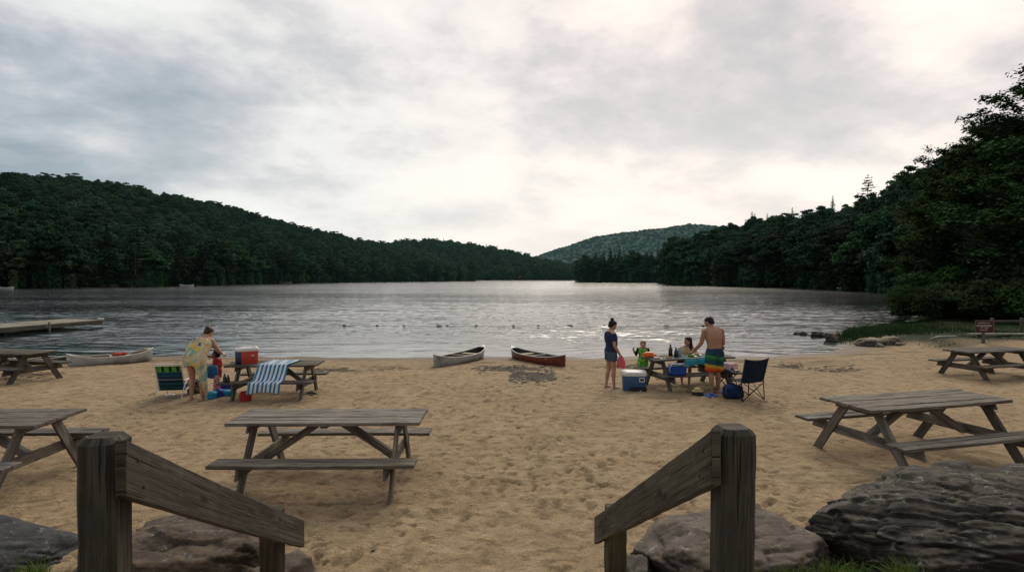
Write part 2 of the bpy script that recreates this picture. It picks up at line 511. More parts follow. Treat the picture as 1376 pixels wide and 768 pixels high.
    streak = t.math('MULTIPLY', t.map(st, .52, .60), t.map(dd, .12, .80, .85, 0))
    c = t.mix(streak, c, (.12, .085, .052))
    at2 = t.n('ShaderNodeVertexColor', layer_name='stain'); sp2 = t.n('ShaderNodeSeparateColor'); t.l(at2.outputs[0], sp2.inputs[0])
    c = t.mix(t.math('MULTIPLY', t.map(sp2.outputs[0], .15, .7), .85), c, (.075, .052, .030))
    wn = t.math('ADD', dd, t.math('MULTIPLY', t.math('SUBTRACT', n2, .5), .09))
    wet = t.map(wn, .06, .27, 1, 0)
    c = t.mix(t.math('MULTIPLY', wet, .85), c, (.115, .088, .058))
    gcol = t.ramp(n3, [(.3, (.008, .017, .006)), (.7, (.024, .042, .013))])
    c = t.mix(gr, c, gcol)
    h = t.math('ADD', t.math('MULTIPLY', n3, .6), t.math('MULTIPLY', n4, .35))
    nrm = t.bump(t.noise(co, 9, 5, .7), .75, .05)
    nrm = t.bump(h, .8, .014, nrm)
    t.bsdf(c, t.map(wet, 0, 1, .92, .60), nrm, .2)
    o = link_mesh('sand_beach', me, m); tag(o, kind='structure')
    return o

def mat_ground(name, a, b, scale=.2):
    m, t = newmat(name); co = t.coord('Object')
    n = t.noise(co, scale, 6, .65)
    t.bsdf(t.ramp(n, [(.35, a), (.65, b)]), .95, t.bump(t.noise(co, scale * 8, 5), .6, .3), .1)
    return m

def build_base_ground():
    mb = MB()
    S = 4200
    mb.v = [(-S, -S, -1.9), (S, -S, -1.9), (S, S, -1.9), (-S, S, -1.9)]
    mb.face((0, 1, 2, 3))
    tag(mb.build('ground', mat_ground('lake_bed_earth', (.03, .032, .02), (.06, .055, .035))), kind='structure')
    # dry land behind and beside the viewer
    mb = MB()
    def add(x0, y0, x1, y1, z):
        b = len(mb.v); mb.v += [(x0, y0, z), (x1, y0, z), (x1, y1, z), (x0, y1, z)]; mb.face((b, b + 1, b + 2, b + 3))
    add(-400, -400, 400, -4.9, .9)
    add(-400, -4.9, -45.9, 19, .05); add(61.9, -4.9, 400, 66, 1.2)
    tag(mb.build('back_field', mat_ground('field', (.10, .09, .05), (.05, .07, .03), .5)), kind='structure')

def build_water():
    # one sheet; finer towards the beach, with real wavelets that fade out with distance
    ys = [18.6]
    while ys[-1] < 640: ys.append(ys[-1] + max(.085, ys[-1] * .0046))
    Yv = np.array(ys); u = np.linspace(-1, 1, 980)
    X = u[None, :] * (np.minimum(Yv * 1.25 + 6, 300)[:, None]); Y = Yv[:, None] + 0 * X
    X[:, 0] = -320; X[:, -1] = 320
    wx = X + vnoise(X * .21, Y * .21, 31) * 3.0; wy = Y + vnoise(X * .17, Y * .17, 32) * 3.0 + X * .10
    calm = sstep(20, 29, Y)
    def ridge(n): return .5 - np.abs(n) * 2.0
    big = vnoise(wx * .22, wy * .55, 33)
    mid = ridge(vnoise(wx * .95, wy * 2.2, 34)) * .6 + vnoise(wx * 1.2, wy * 2.8, 35)
    sml = ridge(vnoise(wx * 2.6 + wy * .4, wy * 5.2, 36))
    lines = ridge(vnoise(wx * .35, wy * 2.2, 37))
    H = (big * .055 + mid * .042 + sml * .016) * (.16 + .84 * calm) + lines * .022 * (1 - calm)
    gustn = .75 + .9 * vnoise(X * .03, Y * .07, 38)
    H = H * gustn * np.clip(1.25 - Y / 190, 0, 1) * WAVEH
    V = np.stack([X, Y, WATER + H - .004], -1).reshape(-1, 3)
    ny, nx = X.shape; idx = np.arange(nx * ny).reshape(ny, nx)
    Fq = np.stack([idx[:-1, :-1], idx[:-1, 1:], idx[1:, 1:], idx[1:, :-1]], -1).reshape(-1, 4)
    me = np_mesh('lake_water', V, Fq, True)
    m, t = newmat('lake_water')
    pos = t.n('ShaderNodeNewGeometry').outputs['Position']
    sep = t.n('ShaderNodeSeparateXYZ'); t.l(pos, sep.inputs[0]); y = sep.outputs[1]
    # ripples: long crests lying across the lake, plus chop
    r1 = t.noise(t.mapping(pos, (.62, 1.9, 1), rot=(0, 0, .10)), 1.0, 3, .55, .3)
    r2 = t.noise(t.mapping(pos, (1.5, 4.6, 1), rot=(0, 0, -.16)), 1.0, 4, .6, .4)
    r3 = t.noise(t.mapping(pos, (.16, .5, 1), rot=(0, 0, .22)), 1.0, 3, .55, .2)
    r4 = t.noise(t.mapping(pos, (4.0, 10.0, 1), rot=(0, 0, .05)), 1.0, 3, .6)
    gust = t.map(t.noise(t.mapping(pos, (.016, .06, 1)), 1.0, 4), .35, .65, .6, 1.15)
    far = t.map(y, 45, 200, 1.0, .55)
    gust = t.math('MULTIPLY', gust, far)
    h = t.math('ADD', t.math('ADD', t.math('MULTIPLY', r1, .17), t.math('MULTIPLY', r2, .060)), t.math('ADD', t.math('MULTIPLY', r3, .30), t.math('MULTIPLY', r4, .014)))
    # calmer just off the sand
    calm = t.map(y, 20, 27, .30, 1.0)
    h = t.math('MULTIPLY', t.math('MULTIPLY', h, gust), calm)
    nrm = t.bump(h, 1.0, WAVE)
    body = t.n('ShaderNodeBsdfDiffuse'); body.inputs[0].default_value = (.010, .020, .019, 1)
    gl = t.n('ShaderNodeBsdfGlossy'); gl.inputs[0].default_value = (.95, .94, .93, 1); t.l(t.map(y, 24, 170, .065, .15), gl.inputs['Roughness']); t.l(nrm, gl.inputs['Normal'])
    fn = t.bump(h, .3, WAVE); fr = t.n('ShaderNodeFresnel'); fr.inputs['IOR'].default_value = 1.85; t.l(fn, fr.inputs['Normal'])
    mx = t.n('ShaderNodeMixShader'); t.l(fr.outputs[0], mx.inputs[0]); t.l(body.outputs[0], mx.inputs[1]); t.l(gl.outputs[0], mx.inputs[2]); t.l(mx.outputs[0], t.out.inputs[0])
    o = link_mesh('lake_water', me, m); tag(o, kind='structure')
WAVE = .27
WAVEH = .85

# ------------------------------------------------------------------ hills
def lerp_poly(pts, us):
    pts = np.array(pts, dtype=float)
    s = np.concatenate([[0], np.cumsum(np.linalg.norm(np.diff(pts[:, :2], axis=0), axis=1))]); s /= s[-1]
    return np.stack([np.interp(us, s, pts[:, k]) for k in range(pts.shape[1])], -1)

def hill_surface(shore, crest, nu=90, nv=40, seed=0, prof=1.0, back=.6):
    """shore: (x,y) ; crest: (x,y,z) matching index by index"""
    n = len(shore)
    us = np.linspace(0, n - 1, nu)
    sh = np.stack([np.interp(us, np.arange(n), [p[k] for p in shore]) for k in range(2)], -1)
    cr = np.stack([np.interp(us, np.arange(n), [p[k] for p in crest]) for k in range(3)], -1)
    vs = np.linspace(0, 1 + back, nv)
    pts = np.zeros((nv, nu, 3))
    for j, v in enumerate(vs):
        pts[j, :, 0] = sh[:, 0] + (cr[:, 0] - sh[:, 0]) * v
        pts[j, :, 1] = sh[:, 1] + (cr[:, 1] - sh[:, 1]) * v
        if v <= 1:
            k = v ** prof; k = .55 * k + .45 * (k * k * (3 - 2 * k))
        else:
            k = 1 - (v - 1) ** 1.5 * .8
        pts[j, :, 2] = WATER + .1 + (cr[:, 2] - WATER) * k
        pts[j, :, 2] += vnoise(pts[j, :, 0] * .02, pts[j, :, 1] * .02, seed) * 5 * min(1, v * 1.5)
    pts[0, :, 2] = WATER - .8
    return pts

def grid_mesh(name, pts, mat):
    nv, nu = pts.shape[:2]
    idx = np.arange(nu * nv).reshape(nv, nu)
    Fq = np.stack([idx[:-1, :-1], idx[:-1, 1:], idx[1:, 1:], idx[1:, :-1]], -1).reshape(-1, 4)
    me = np_mesh(name, pts.reshape(-1, 3), Fq, True)
    o = link_mesh(name, me, mat); tag(o, kind='structure'); return o

def sample_hill(pts, spacing, rng, v0=0.0, v1=1.35, nmax=6000):
    """jittered points over a hill surface with roughly equal spacing"""
    nv, nu = pts.shape[:2]
    out = []
    a = pts[:-1, :-1]; b = pts[:-1, 1:]; c = pts[1:, :-1]; d = pts[1:, 1:]
    area = np.linalg.norm(np.cross(b - a, c - a), axis=-1)
    expct = area / (spacing * spacing)
    cnt = rng.poisson(expct)
    for j, i in zip(*np.nonzero(cnt)):
        for _ in range(cnt[j, i]):
            s, t = rng.random(2)
            p = (a[j, i] * (1 - s) + b[j, i] * s) * (1 - t) + (c[j, i] * (1 - s) + d[j, i] * s) * t
            out.append(p)
    out = np.array(out)
    # thin out crowding
    keep = []; cell = {}
    r = spacing * .62
    for k, p in enumerate(out[rng.permutation(len(out))]):
        ci = (int(p[0] // r), int(p[1] // r)); ok = True
        for dx in (-1, 0, 1):
            for dy in (-1, 0, 1):
                for q in cell.get((ci[0] + dx, ci[1] + dy), ()):
                    if (q[0] - p[0]) ** 2 + (q[1] - p[1]) ** 2 < r * r: ok = False
        if ok: cell.setdefault(ci, []).append(p); keep.append(p)
    return np.array(keep[:nmax])
# ------------------------------------------------------------------ foliage
def unit(v): return v / np.maximum(np.linalg.norm(v, axis=-1, keepdims=True), 1e-9)

def leaf_quads(C, N, size, rng, aspect=.62, tilt=.8):
    """one small leaf-shaped quad (a rhomb) per centre"""
    n = len(C)
    N = unit(N + rng.normal(0, tilt * .6, (n, 3)))
    A = unit(np.cross(N, rng.normal(0, 1, (n, 3)))); B = np.cross(N, A)
    s = (size * rng.uniform(.6, 1.35, n))[:, None] if np.isscalar(size) else (size * rng.uniform(.7, 1.3, n))[:, None]
    V = np.stack([C - A * s, C - B * s * aspect + N * s * .15, C + A * s, C + B * s * aspect + N * s * .15], 1).reshape(-1, 3)
    Fq = np.arange(4 * n).reshape(n, 4)
    return V, Fq

def tube_arrays(pts, radii, k=6):
    pts = np.array(pts, dtype=float); n = len(pts)
    d = np.gradient(pts, axis=0); d = unit(d)
    ref = np.where(np.abs(d[:, 2:3]) > .9, np.array([[1., 0, 0]]), np.array([[0, 0, 1.]]))
    a = unit(np.cross(d, ref)); b = np.cross(d, a)
    th = np.arange(k) * 2 * PI / k
    V = pts[:, None, :] + (a[:, None, :] * np.cos(th)[None, :, None] + b[:, None, :] * np.sin(th)[None, :, None]) * np.array(radii)[:, None, None]
    idx = np.arange(n * k).reshape(n, k)
    F4 = np.stack([idx[:-1], np.roll(idx[:-1], -1, 1), np.roll(idx[1:], -1, 1), idx[1:]], -1).reshape(-1, 4)
    return V.reshape(-1, 3), F4

def join_arrays(parts):
    V = []; Fq = []; o = 0
    for v, f in parts: V.append(v); Fq.append(f + o); o += len(v)
    return np.concatenate(V), np.concatenate(Fq)

def broad_crown(seed, R, H, zc, nclump=46, nleaf=70, leaf=.45, low=0.0):
    """rounded crown: clumps of leaves round the branch ends; open between them"""
    r = np.random.default_rng(seed)
    parts = []
    for i in range(nclump):
        u = r.normal(0, 1, 3); u /= np.linalg.norm(u)
        if u[2] < -.55: u[2] *= -.5
        k = r.uniform(.35, 1.0) ** .5
        lump = 1 + .22 * math.sin(3 * math.atan2(u[1], u[0]) + seed) + r.normal(0, .10)
        taper = 1.0 - .28 * max(0, u[2])
        c = np.array([u[0] * R * k * lump * taper, u[1] * R * k * lump * taper, zc + u[2] * H * .5 * k * (1 + r.normal(0, .08))])
        cr = R * r.uniform(.20, .36)
        n = int(nleaf * r.uniform(.7, 1.3))
        w = unit(r.normal(0, 1, (n, 3))); w[:, 2] = np.where(w[:, 2] < -.3, -w[:, 2] * .6, w[:, 2])
        rad = cr * r.uniform(.45, 1.08, n)[:, None]
        parts.append(leaf_quads(c + w * rad * np.array([1.15, 1.15, .72]), w + np.array([0, 0, .5]), leaf, r))
    if low > 0:   # skirts of foliage down to the water's edge
        n = int(nclump * nleaf * .35)
        th = r.uniform(0, 2 * PI, n); zz = r.uniform(.2, zc - H * .3, n); rr = R * (.55 + .35 * np.sin(th * 3 + seed)) * r.uniform(.5, 1, n) * low
        c = np.stack([np.cos(th) * rr, np.sin(th) * rr, zz], -1)
        parts.append(leaf_quads(c, np.stack([np.cos(th), np.sin(th), np.full(n, .5)], -1), leaf, r))
    return join_arrays(parts)

def conifer_crown(seed, R, H, z0, levels=20, leaf=.42, sag=.25, gap=.0, power=.9, per=26):
    r = np.random.default_rng(seed)
    C = []; N = []; S = []
    for k in range(levels):
        f = k / (levels - 1)
        z = z0 + (H - z0) * f
        L0 = R * (1 - f) ** power + .25
        nb = int(r.integers(5, 8))
        a0 = r.uniform(0, 2 * PI)
        for b in range(nb):
            if r.random() < gap: continue
            L = L0 * r.uniform(.62, 1.18); a = a0 + b * 2 * PI / nb + r.normal(0, .22)
            n = max(5, int(per * L / R + 5))
            s = r.uniform(.12, 1, n) ** .75 * L
            side = r.normal(0, .13, n) * (L * .9) * (1.1 - s / L * .6)
            x = np.cos(a) * s - np.sin(a) * side; y = np.sin(a) * s + np.cos(a) * side
            zz = z + s * .10 * (1 - sag * 2) - sag * s * s / max(L, .5) * .8 + r.normal(0, .12, n)
            C.append(np.stack([x, y, zz], -1)); N.append(np.stack([np.cos(a) * .3 + 0 * s, np.sin(a) * .3 + 0 * s, np.ones(n)], -1)); S.append(np.full(n, leaf * (1.1 - .45 * f)))
    C = np.concatenate(C); N = np.concatenate(N); S = np.concatenate(S)
    return leaf_quads(C, N, S, r, .5, .45)

def mat_foliage(name, a, b, c2, trans=.12, scale=.35):
    m, t = newmat(name)
    oi = t.n('ShaderNodeObjectInfo'); geo = t.n('ShaderNodeNewGeometry'); co = t.coord('Object')
    rnd = oi.outputs['Random']; isl = geo.outputs['Random Per Island']
    n = t.noise(co, scale, 4, .6)
    k = t.math('ADD', t.math('MULTIPLY', n, .9), t.math('MULTIPLY', isl, .45))
    col = t.ramp(k, [(.35, a), (.62, b), (.95, c2)])
    hs = t.n('ShaderNodeHueSaturation'); t.l(col, hs.inputs['Color'])
    t.l(t.map(rnd, 0, 1, .478, .515, False), hs.inputs['Hue'])
    fr = t.math('FRACT', t.math('MULTIPLY', rnd, 7.31))
    t.l(t.map(fr, 0, 1, .55, 1.5, False), hs.inputs['Value'])
    t.l(t.map(t.math('FRACT', t.math('MULTIPLY', rnd, 3.7)), 0, 1, .8, 1.1, False), hs.inputs['Saturation'])
    b1 = t.bsdf(hs.outputs[0], .9, None, .04)
    tr = t.n('ShaderNodeBsdfTranslucent'); t.l(hs.outputs[0], tr.inputs[0])
    mx = t.n('ShaderNodeMixShader'); mx.inputs[0].default_value = trans
    t.l(b1.outputs[0], mx.inputs[1]); t.l(tr.outputs[0], mx.inputs[2])
    # haze painted as a faint blue-green glow in the leaves, growing with distance
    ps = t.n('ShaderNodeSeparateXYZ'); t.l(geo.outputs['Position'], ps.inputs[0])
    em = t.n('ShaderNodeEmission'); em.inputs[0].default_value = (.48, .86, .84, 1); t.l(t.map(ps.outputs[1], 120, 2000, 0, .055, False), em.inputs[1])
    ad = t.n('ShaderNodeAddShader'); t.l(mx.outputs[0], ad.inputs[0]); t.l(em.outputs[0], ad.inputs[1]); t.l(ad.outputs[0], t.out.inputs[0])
    return m

def mat_bark(name, a, b, scale=3):
    m, t = newmat(name); co = t.coord('Object')
    n = t.noise(t.mapping(co, (scale * 3, scale * 3, scale * .5)), 1.0, 5, .65)
    t.bsdf(t.ramp(n, [(.35, a), (.65, b)]), .9, t.bump(n, .8, .05), .15)
    return m

def trunk_arrays(seed, H, r0, lean=.02, limbs=6, spread=2.5, z0=.35):
    r = np.random.default_rng(seed)
    n = 9
    zs = np.linspace(0, H, n); wob = np.cumsum(r.normal(0, lean * H / n, (n, 2)), 0); wob -= wob[0]
    pts = np.stack([wob[:, 0], wob[:, 1], zs - .3 * (zs == 0)], -1)
    rad = r0 * (1 - zs / H) ** .8 + .03; rad[0] *= 1.35
    parts = [tube_arrays(pts, rad, 7)]
    for i in range(limbs):
        f = r.uniform(z0, .85); a = r.uniform(0, 2 * PI); L = spread * (1.1 - f * .6)
        p = np.array([np.interp(f * H, zs, pts[:, 0]), np.interp(f * H, zs, pts[:, 1]), f * H])
        d = np.array([math.cos(a), math.sin(a), .55])
        q = [p + d * L * s + np.array([0, 0, .25 * L * s * s]) for s in (0, .35, .7, 1)]
        rr = r0 * (1 - f) * .55 + .03
        parts.append(tube_arrays(q, [rr, rr * .7, rr * .45, rr * .2], 5))
    return join_arrays(parts)

PROTO = {}
def build_tree_protos():
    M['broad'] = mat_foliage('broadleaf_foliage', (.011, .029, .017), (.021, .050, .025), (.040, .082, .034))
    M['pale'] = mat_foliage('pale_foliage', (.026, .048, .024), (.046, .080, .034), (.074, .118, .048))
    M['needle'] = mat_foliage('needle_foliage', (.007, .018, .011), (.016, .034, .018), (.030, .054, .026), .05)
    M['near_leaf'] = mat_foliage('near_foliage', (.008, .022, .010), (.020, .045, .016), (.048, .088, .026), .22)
    M['bark'] = mat_bark('bark', (.035, .028, .022), (.10, .085, .07))
    M['birch'] = mat_bark('birch_bark', (.22, .21, .19), (.42, .40, .37))
    for i in range(4):
        V, Fq = broad_crown(20 + i, 5.2 + i * .5, 11 + i, 10.5 + .4 * i, 50, 120, .46, .9)
        PROTO['broad%d' % i] = (np_mesh('crown_broadleaf', V, Fq), 'broad')
    for i in range(2):
        V, Fq = broad_crown(50 + i, 3.6, 10, 8.5, 36, 110, .36, .9)
        PROTO['pale%d' % i] = (np_mesh('crown_pale', V, Fq), 'pale')
    for i in range(3):
        V, Fq = conifer_crown(70 + i, 3.8 + .4 * i, 19 + i * 2, 1.5, 24, .50, .3, .1)
        PROTO['conifer%d' % i] = (np_mesh('crown_conifer', V, Fq), 'needle')
    V, Fq = conifer_crown(90, 4.6, 22, 7, 15, .55, .02, .28, .55, 22)
    PROTO['pine0'] = (np_mesh('crown_pine', V, Fq), 'needle')
    for k, (me, mk) in PROTO.items(): me.materials.append(M[mk])
    for i in range(3):
        V, Fq = trunk_arrays(5 + i, 15, .26, .02, 6, 3.4)
        PROTO['trunk%d' % i] = (np_mesh('trunk', V, Fq, True), 'bark')
        PROTO['trunk%d' % i][0].materials.append(M['bark'])
    V, Fq = trunk_arrays(15, 14, .17, .05, 4, 2.4, .55)
    PROTO['birch_trunk'] = (np_mesh('trunk_pale', V, Fq, True), 'birch'); PROTO['birch_trunk'][0].materials.append(M['birch'])

def place_tree(kind, name, label, cat, group, loc, s, rz, trunk='trunk0', sz=1.0):
    root = empty(name, loc, rz); root.scale = (s, s, s * sz)
    tag(root, label, cat, group)
    c = bpy.data.objects.new('crown', PROTO[kind][0]); COL.objects.link(c); c.parent = root
    t = bpy.data.objects.new('trunk', PROTO[trunk][0]); COL.objects.link(t); t.parent = root
    if kind.startswith('conifer') or kind.startswith('pine'): t.scale = (1, 1, 1.3)
    return root

def forest_stuff(name, pts, crowns, label, rng, smin=.75, smax=1.25, sink=0.0):
    """a far wood that reads as one mass: crown shapes set on points"""
    me = bpy.data.meshes.new(name)
    P3 = pts.copy(); P3[:, 2] -= sink
    me.vertices.add(len(P3)); me.vertices.foreach_set('co', P3.astype(np.float32).ravel())
    a = me.attributes.new('sc', 'FLOAT', 'POINT'); a.data.foreach_set('value', rng.uniform(smin, smax, len(P3)).astype(np.float32))
    a = me.attributes.new('rz', 'FLOAT', 'POINT'); a.data.foreach_set('value', rng.uniform(0, 2 * PI, len(P3)).astype(np.float32))
    a = me.attributes.new('ix', 'INT', 'POINT'); a.data.foreach_set('value', rng.integers(0, len(crowns), len(P3)).astype(np.int32))
    o = bpy.data.objects.new(name, me); COL.objects.link(o)
    tag(o, label, 'forest', None, 'stuff')
    ng = bpy.data.node_groups.new(name + '_scatter', 'GeometryNodeTree')
    ng.interface.new_socket('Geometry', in_out='INPUT', socket_type='NodeSocketGeometry')
    ng.interface.new_socket('Geometry', in_out='OUTPUT', socket_type='NodeSocketGeometry')
    N = ng.nodes; L = ng.links
    gi = N.new('NodeGroupInput'); go = N.new('NodeGroupOutput')
    join = N.new('GeometryNodeJoinGeometry')
    for c in reversed(crowns):
        oi = N.new('GeometryNodeObjectInfo'); oi.inputs['Object'].default_value = c; oi.transform_space = 'ORIGINAL'
        oi.inputs['As Instance'].default_value = True
        L.new(oi.outputs['Geometry'], join.inputs[0])
    iop = N.new('GeometryNodeInstanceOnPoints'); iop.inputs['Pick Instance'].default_value = True
    def attr(nm, typ):
        n = N.new('GeometryNodeInputNamedAttribute'); n.data_type = typ; n.inputs['Name'].default_value = nm; return n.outputs['Attribute']
    L.new(gi.outputs[0], iop.inputs['Points']); L.new(join.outputs[0], iop.inputs['Instance'])
    L.new(attr('ix', 'INT'), iop.inputs['Instance Index'])
    cx = N.new('ShaderNodeCombineXYZ'); L.new(attr('rz', 'FLOAT'), cx.inputs[2])
    L.new(cx.outputs[0], iop.inputs['Rotation']); 
    L.new(attr('sc', 'FLOAT'), iop.inputs['Scale'])
    L.new(iop.outputs[0], go.inputs[0])
    md = o.modifiers.new('scatter', 'NODES'); md.node_group = ng
    return o

# ------------------------------------------------------------------ close tree with branches one can see
def near_tree_arrays(seed, H, spread, leaf=.15, leaves=46, side=None, z_first=.16):
    """returns (branch arrays, leaf arrays)"""
    r = np.random.default_rng(seed)
    br = []; LC = []; LN = []
    zs = np.linspace(0, H * .92, 12)
    wob = np.cumsum(r.normal(0, .018 * H / 3, (12, 2)), 0); wob -= wob[0]
    tp = np.stack([wob[:, 0], wob[:, 1], zs], -1); tp[0, 2] = -.4
    tr = .028 * H * (1 - zs / H) ** 1.0 + .03; tr[0] *= 1.4
    br.append(tube_arrays(tp, tr, 9))
    nl = 40
    for i in range(nl):
        f = z_first + (1 - z_first) * (i / (nl - 1)) ** .92
        f = min(f, .985)
        a = i * 2.399 + r.normal(0, .3)
        prof = math.sin(PI * min(1, (f - z_first * .3) / (1.03 - z_first * .3)) ** .72) ** .8
        L = spread * max(.22, prof) * r.uniform(.72, 1.25)
        p0 = np.array([np.interp(f * H, zs, tp[:, 0]), np.interp(f * H, zs, tp[:, 1]), min(f * H, H * .92)])
        d = np.array([math.cos(a), math.sin(a), 0]); rise = r.uniform(.18, .55) + .75 * f ** 2
        m = 8; ss = np.linspace(0, 1, m)
        curve = r.normal(0, .10, 2)
        pts = np.array([p0 + d * L * s + np.array([-d[1], d[0], 0]) * L * curve[0] * s * s + np.array([0, 0, L * (rise * s - .28 * s * s * (1 - f))]) for s in ss])
        rr = (.011 * H * (1 - f) + .035) * (1 - ss * .88)
        br.append(tube_arrays(pts, rr, 5))
        nt = max(5, int(L * 3.2))
        for k in range(nt):
            s = .22 + .78 * (k + r.random()) / nt
            q = np.array([np.interp(s, ss, pts[:, c]) for c in range(3)])
            aa = a + r.choice([-1, 1]) * r.uniform(.45, 1.25)
            l2 = L * r.uniform(.16, .36) * (1.25 - s * .6)
            e = q + np.array([math.cos(aa), math.sin(aa), r.uniform(-.35, .75)]) * l2
            mid = (q + e) / 2 + np.array([0, 0, .06 * l2])
            br.append(tube_arrays([q, mid, e], [.022, .014, .006], 4))
            for (cpt, cr) in ((e, .34), (mid, .26), (q + (e - q) * .75, .30)):
                n = int(leaves * r.uniform(.45, 1.1) * (cr / .3))
                w = r.normal(0, 1, (n, 3)) * np.array([1, 1, .62])
                LC.append(cpt + w * cr * r.uniform(.65, 1.15)); LN.append(np.tile([0, 0, 1.0], (n, 1)) + w * .25)
    LC = np.concatenate(LC); LN = np.concatenate(LN)
    return join_arrays(br), leaf_quads(LC, LN, leaf, r, .68, .5)

def shrub_arrays(seed, R, H, n=1500, leaf=.07):
    r = np.random.default_rng(seed)
    parts = []
    for i in range(14):
        a = r.uniform(0, 2 * PI); k = r.uniform(0, .8); c = np.array([math.cos(a) * R * k, math.sin(a) * R * k, H * r.uniform(.3, .75)])
        m = n // 14; w = unit(r.normal(0, 1, (m, 3))); w[:, 2] = np.abs(w[:, 2]) * .9 - .1
        parts.append(leaf_quads(c + w * R * .42 * r.uniform(.5, 1.1, m)[:, None] * np.array([1, 1, H / R * .8]), w, leaf, r))
    return join_arrays(parts)

def build_hills():
    mg = mat_ground('forest_floor', (.010, .016, .008), (.022, .030, .014), .3)
    rng = np.random.default_rng(21)
    crownsB = []; crownsC = []; crownsFar = []
    def crest(px, py, Y, canopy=12):
        return (PX(px, Y), Y, CAMZ + (373 - py) / F * Y - canopy)
    # left hill
    shore = [(-240, 60), (-170, 100), (-135, 143), (-114, 172), (-108, 268), (-104, 330), (-66, 400), (-31, 470), (-45, 540)]
    crst = [(-520, 200, 60), crest(-160, 222, 300), crest(0, 231, 380), crest(110, 242, 440), crest(210, 255, 500), crest(310, 278, 560), crest(410, 306, 620), crest(500, 327, 680), crest(575, 340, 760)]
    LH = hill_surface(shore, crst, 120, 46, 3, 1.0)
    grid_mesh('hill_left_side', LH, mg)
    # ridge beyond the head of the lake
    shore2 = [(-150, 560), (-60, 566), (0, 567), (66, 567), (150, 560), (260, 560)]
    crst2 = [crest(470, 330, 900), crest(565, 320, 860), crest(630, 326, 840), crest(705, 342, 820), crest(790, 360, 820), crest(900, 362, 820)]
    RH = hill_surface(shore2, crst2, 80, 30, 4, 1.0)
    grid_mesh('hill_beyond_the_lake', RH, mg)
    # right promontory with conifers
    shore3 = [(92, 300), (86, 318), (60, 342), (43, 357), (52, 372), (70, 400)]
    crst3 = [(150, 330, 5), (128, 352, 5), (98, 366, 4), (72, 374, 2), (66, 382, 1), (78, 400, 1)]
    PH = hill_surface(shore3, crst3, 50, 20, 5, .6, .5)
    grid_mesh('promontory', PH, mg)
    # right hill
    shore4 = [(92, 300), (72, 262), (63, 215), (75.5, 179), (80, 143), (76, 120), (73, 105), (65, 90), (57, 74), (62, 30), (90, 0)]
    crst4 = [crest(900, 338, 350, 13), crest(935, 330, 335, 13), crest(975, 307, 320, 14), crest(1020, 290, 300, 14), crest(1085, 285, 285, 14), crest(1130, 272, 262, 15), crest(1175, 256, 240, 15), crest(1235, 232, 215, 11),
             crest(1300, 205, 190, 11), (200, 110, 40), (210, 40, 38)]
    QH = hill_surface(shore4, crst4, 120, 40, 6, .9)
    grid_mesh('hill_right_side', QH, mg)
    # far blue ridge
    shore5 = [(-300, 1250), (0, 1250), (300, 1250), (700, 1250), (1100, 1250)]
    crst5 = [crest(600, 366, 1900, 2), crest(705, 350, 1850, 2), crest(800, 320, 1800, -6), crest(930, 306, 1800, -10), crest(1120, 318, 1800, -6)]
    FH = hill_surface(shore5, crst5, 140, 40, 7, 1.0)
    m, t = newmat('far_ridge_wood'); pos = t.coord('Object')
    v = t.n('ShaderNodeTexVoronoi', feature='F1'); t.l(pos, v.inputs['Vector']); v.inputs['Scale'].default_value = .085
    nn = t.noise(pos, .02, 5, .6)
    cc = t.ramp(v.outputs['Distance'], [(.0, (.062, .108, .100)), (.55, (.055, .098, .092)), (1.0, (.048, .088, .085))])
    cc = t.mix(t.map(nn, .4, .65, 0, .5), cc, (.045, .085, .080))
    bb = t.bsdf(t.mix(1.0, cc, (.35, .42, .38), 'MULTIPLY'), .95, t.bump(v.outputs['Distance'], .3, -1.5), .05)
    em = t.n('ShaderNodeEmission'); em.inputs[0].default_value = (.48, .86, .84, 1); em.inputs[1].default_value = .050  # distance haze put in as a blue-green glow of the ridge surface
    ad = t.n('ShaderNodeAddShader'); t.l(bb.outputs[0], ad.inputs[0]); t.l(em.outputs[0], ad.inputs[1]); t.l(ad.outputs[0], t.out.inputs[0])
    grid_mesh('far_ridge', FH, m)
    M['haze'] = mat_foliage('hazy_foliage', (.020, .045, .035), (.028, .056, .042), (.036, .068, .050), .05)  # distance haze tinted into the leaf colours of the far ridge

    # ---- the trees one can tell apart, along the shores
    kinds_b = ['broad0', 'broad1', 'broad2', 'broad3']
    def ground_on(pts, x, y):
        q = pts.reshape(-1, 3); k = np.argmin((q[:, 0] - x) ** 2 + (q[:, 1] - y) ** 2); return q[k, 2]
    def shoreline_row(shore, hill, i0, i1, step, inward, spec, group, lab):
        poly = np.array(shore[i0:i1 + 1], dtype=float)
        seg = np.linalg.norm(np.diff(poly, axis=0), axis=1); tot = seg.sum(); s = 0.0; cum = np.concatenate([[0], np.cumsum(seg)])
        while s < tot:
            x = np.interp(s, cum, poly[:, 0]); y = np.interp(s, cum, poly[:, 1])
            k = min(len(seg) - 1, np.searchsorted(cum, s, side='right') - 1)
            tx, ty = (poly[k + 1] - poly[k]) / seg[k]
            nx, ny = (-ty, tx) if inward > 0 else (ty, -tx)
            off = rng.uniform(1.2, 4.5)
            X, Y = x + nx * off, y + ny * off
            kind = spec[rng.integers(len(spec))]
            z = max(WATER, min(ground_on(hill, X, Y), 4.0)) - .1
            nm, lb, cat, gp = lab[kind[:4]]
            tk = 'birch_trunk' if kind.startswith('pale') and rng.random() < .6 else 'trunk%d' % rng.integers(3)
            place_tree(kind, nm, lb, cat, group + gp, (X, Y, z), rng.uniform(.62, 1.0), rng.uniform(0, 6.28), tk, rng.uniform(.9, 1.15))
            s += step * rng.uniform(.7, 1.4)
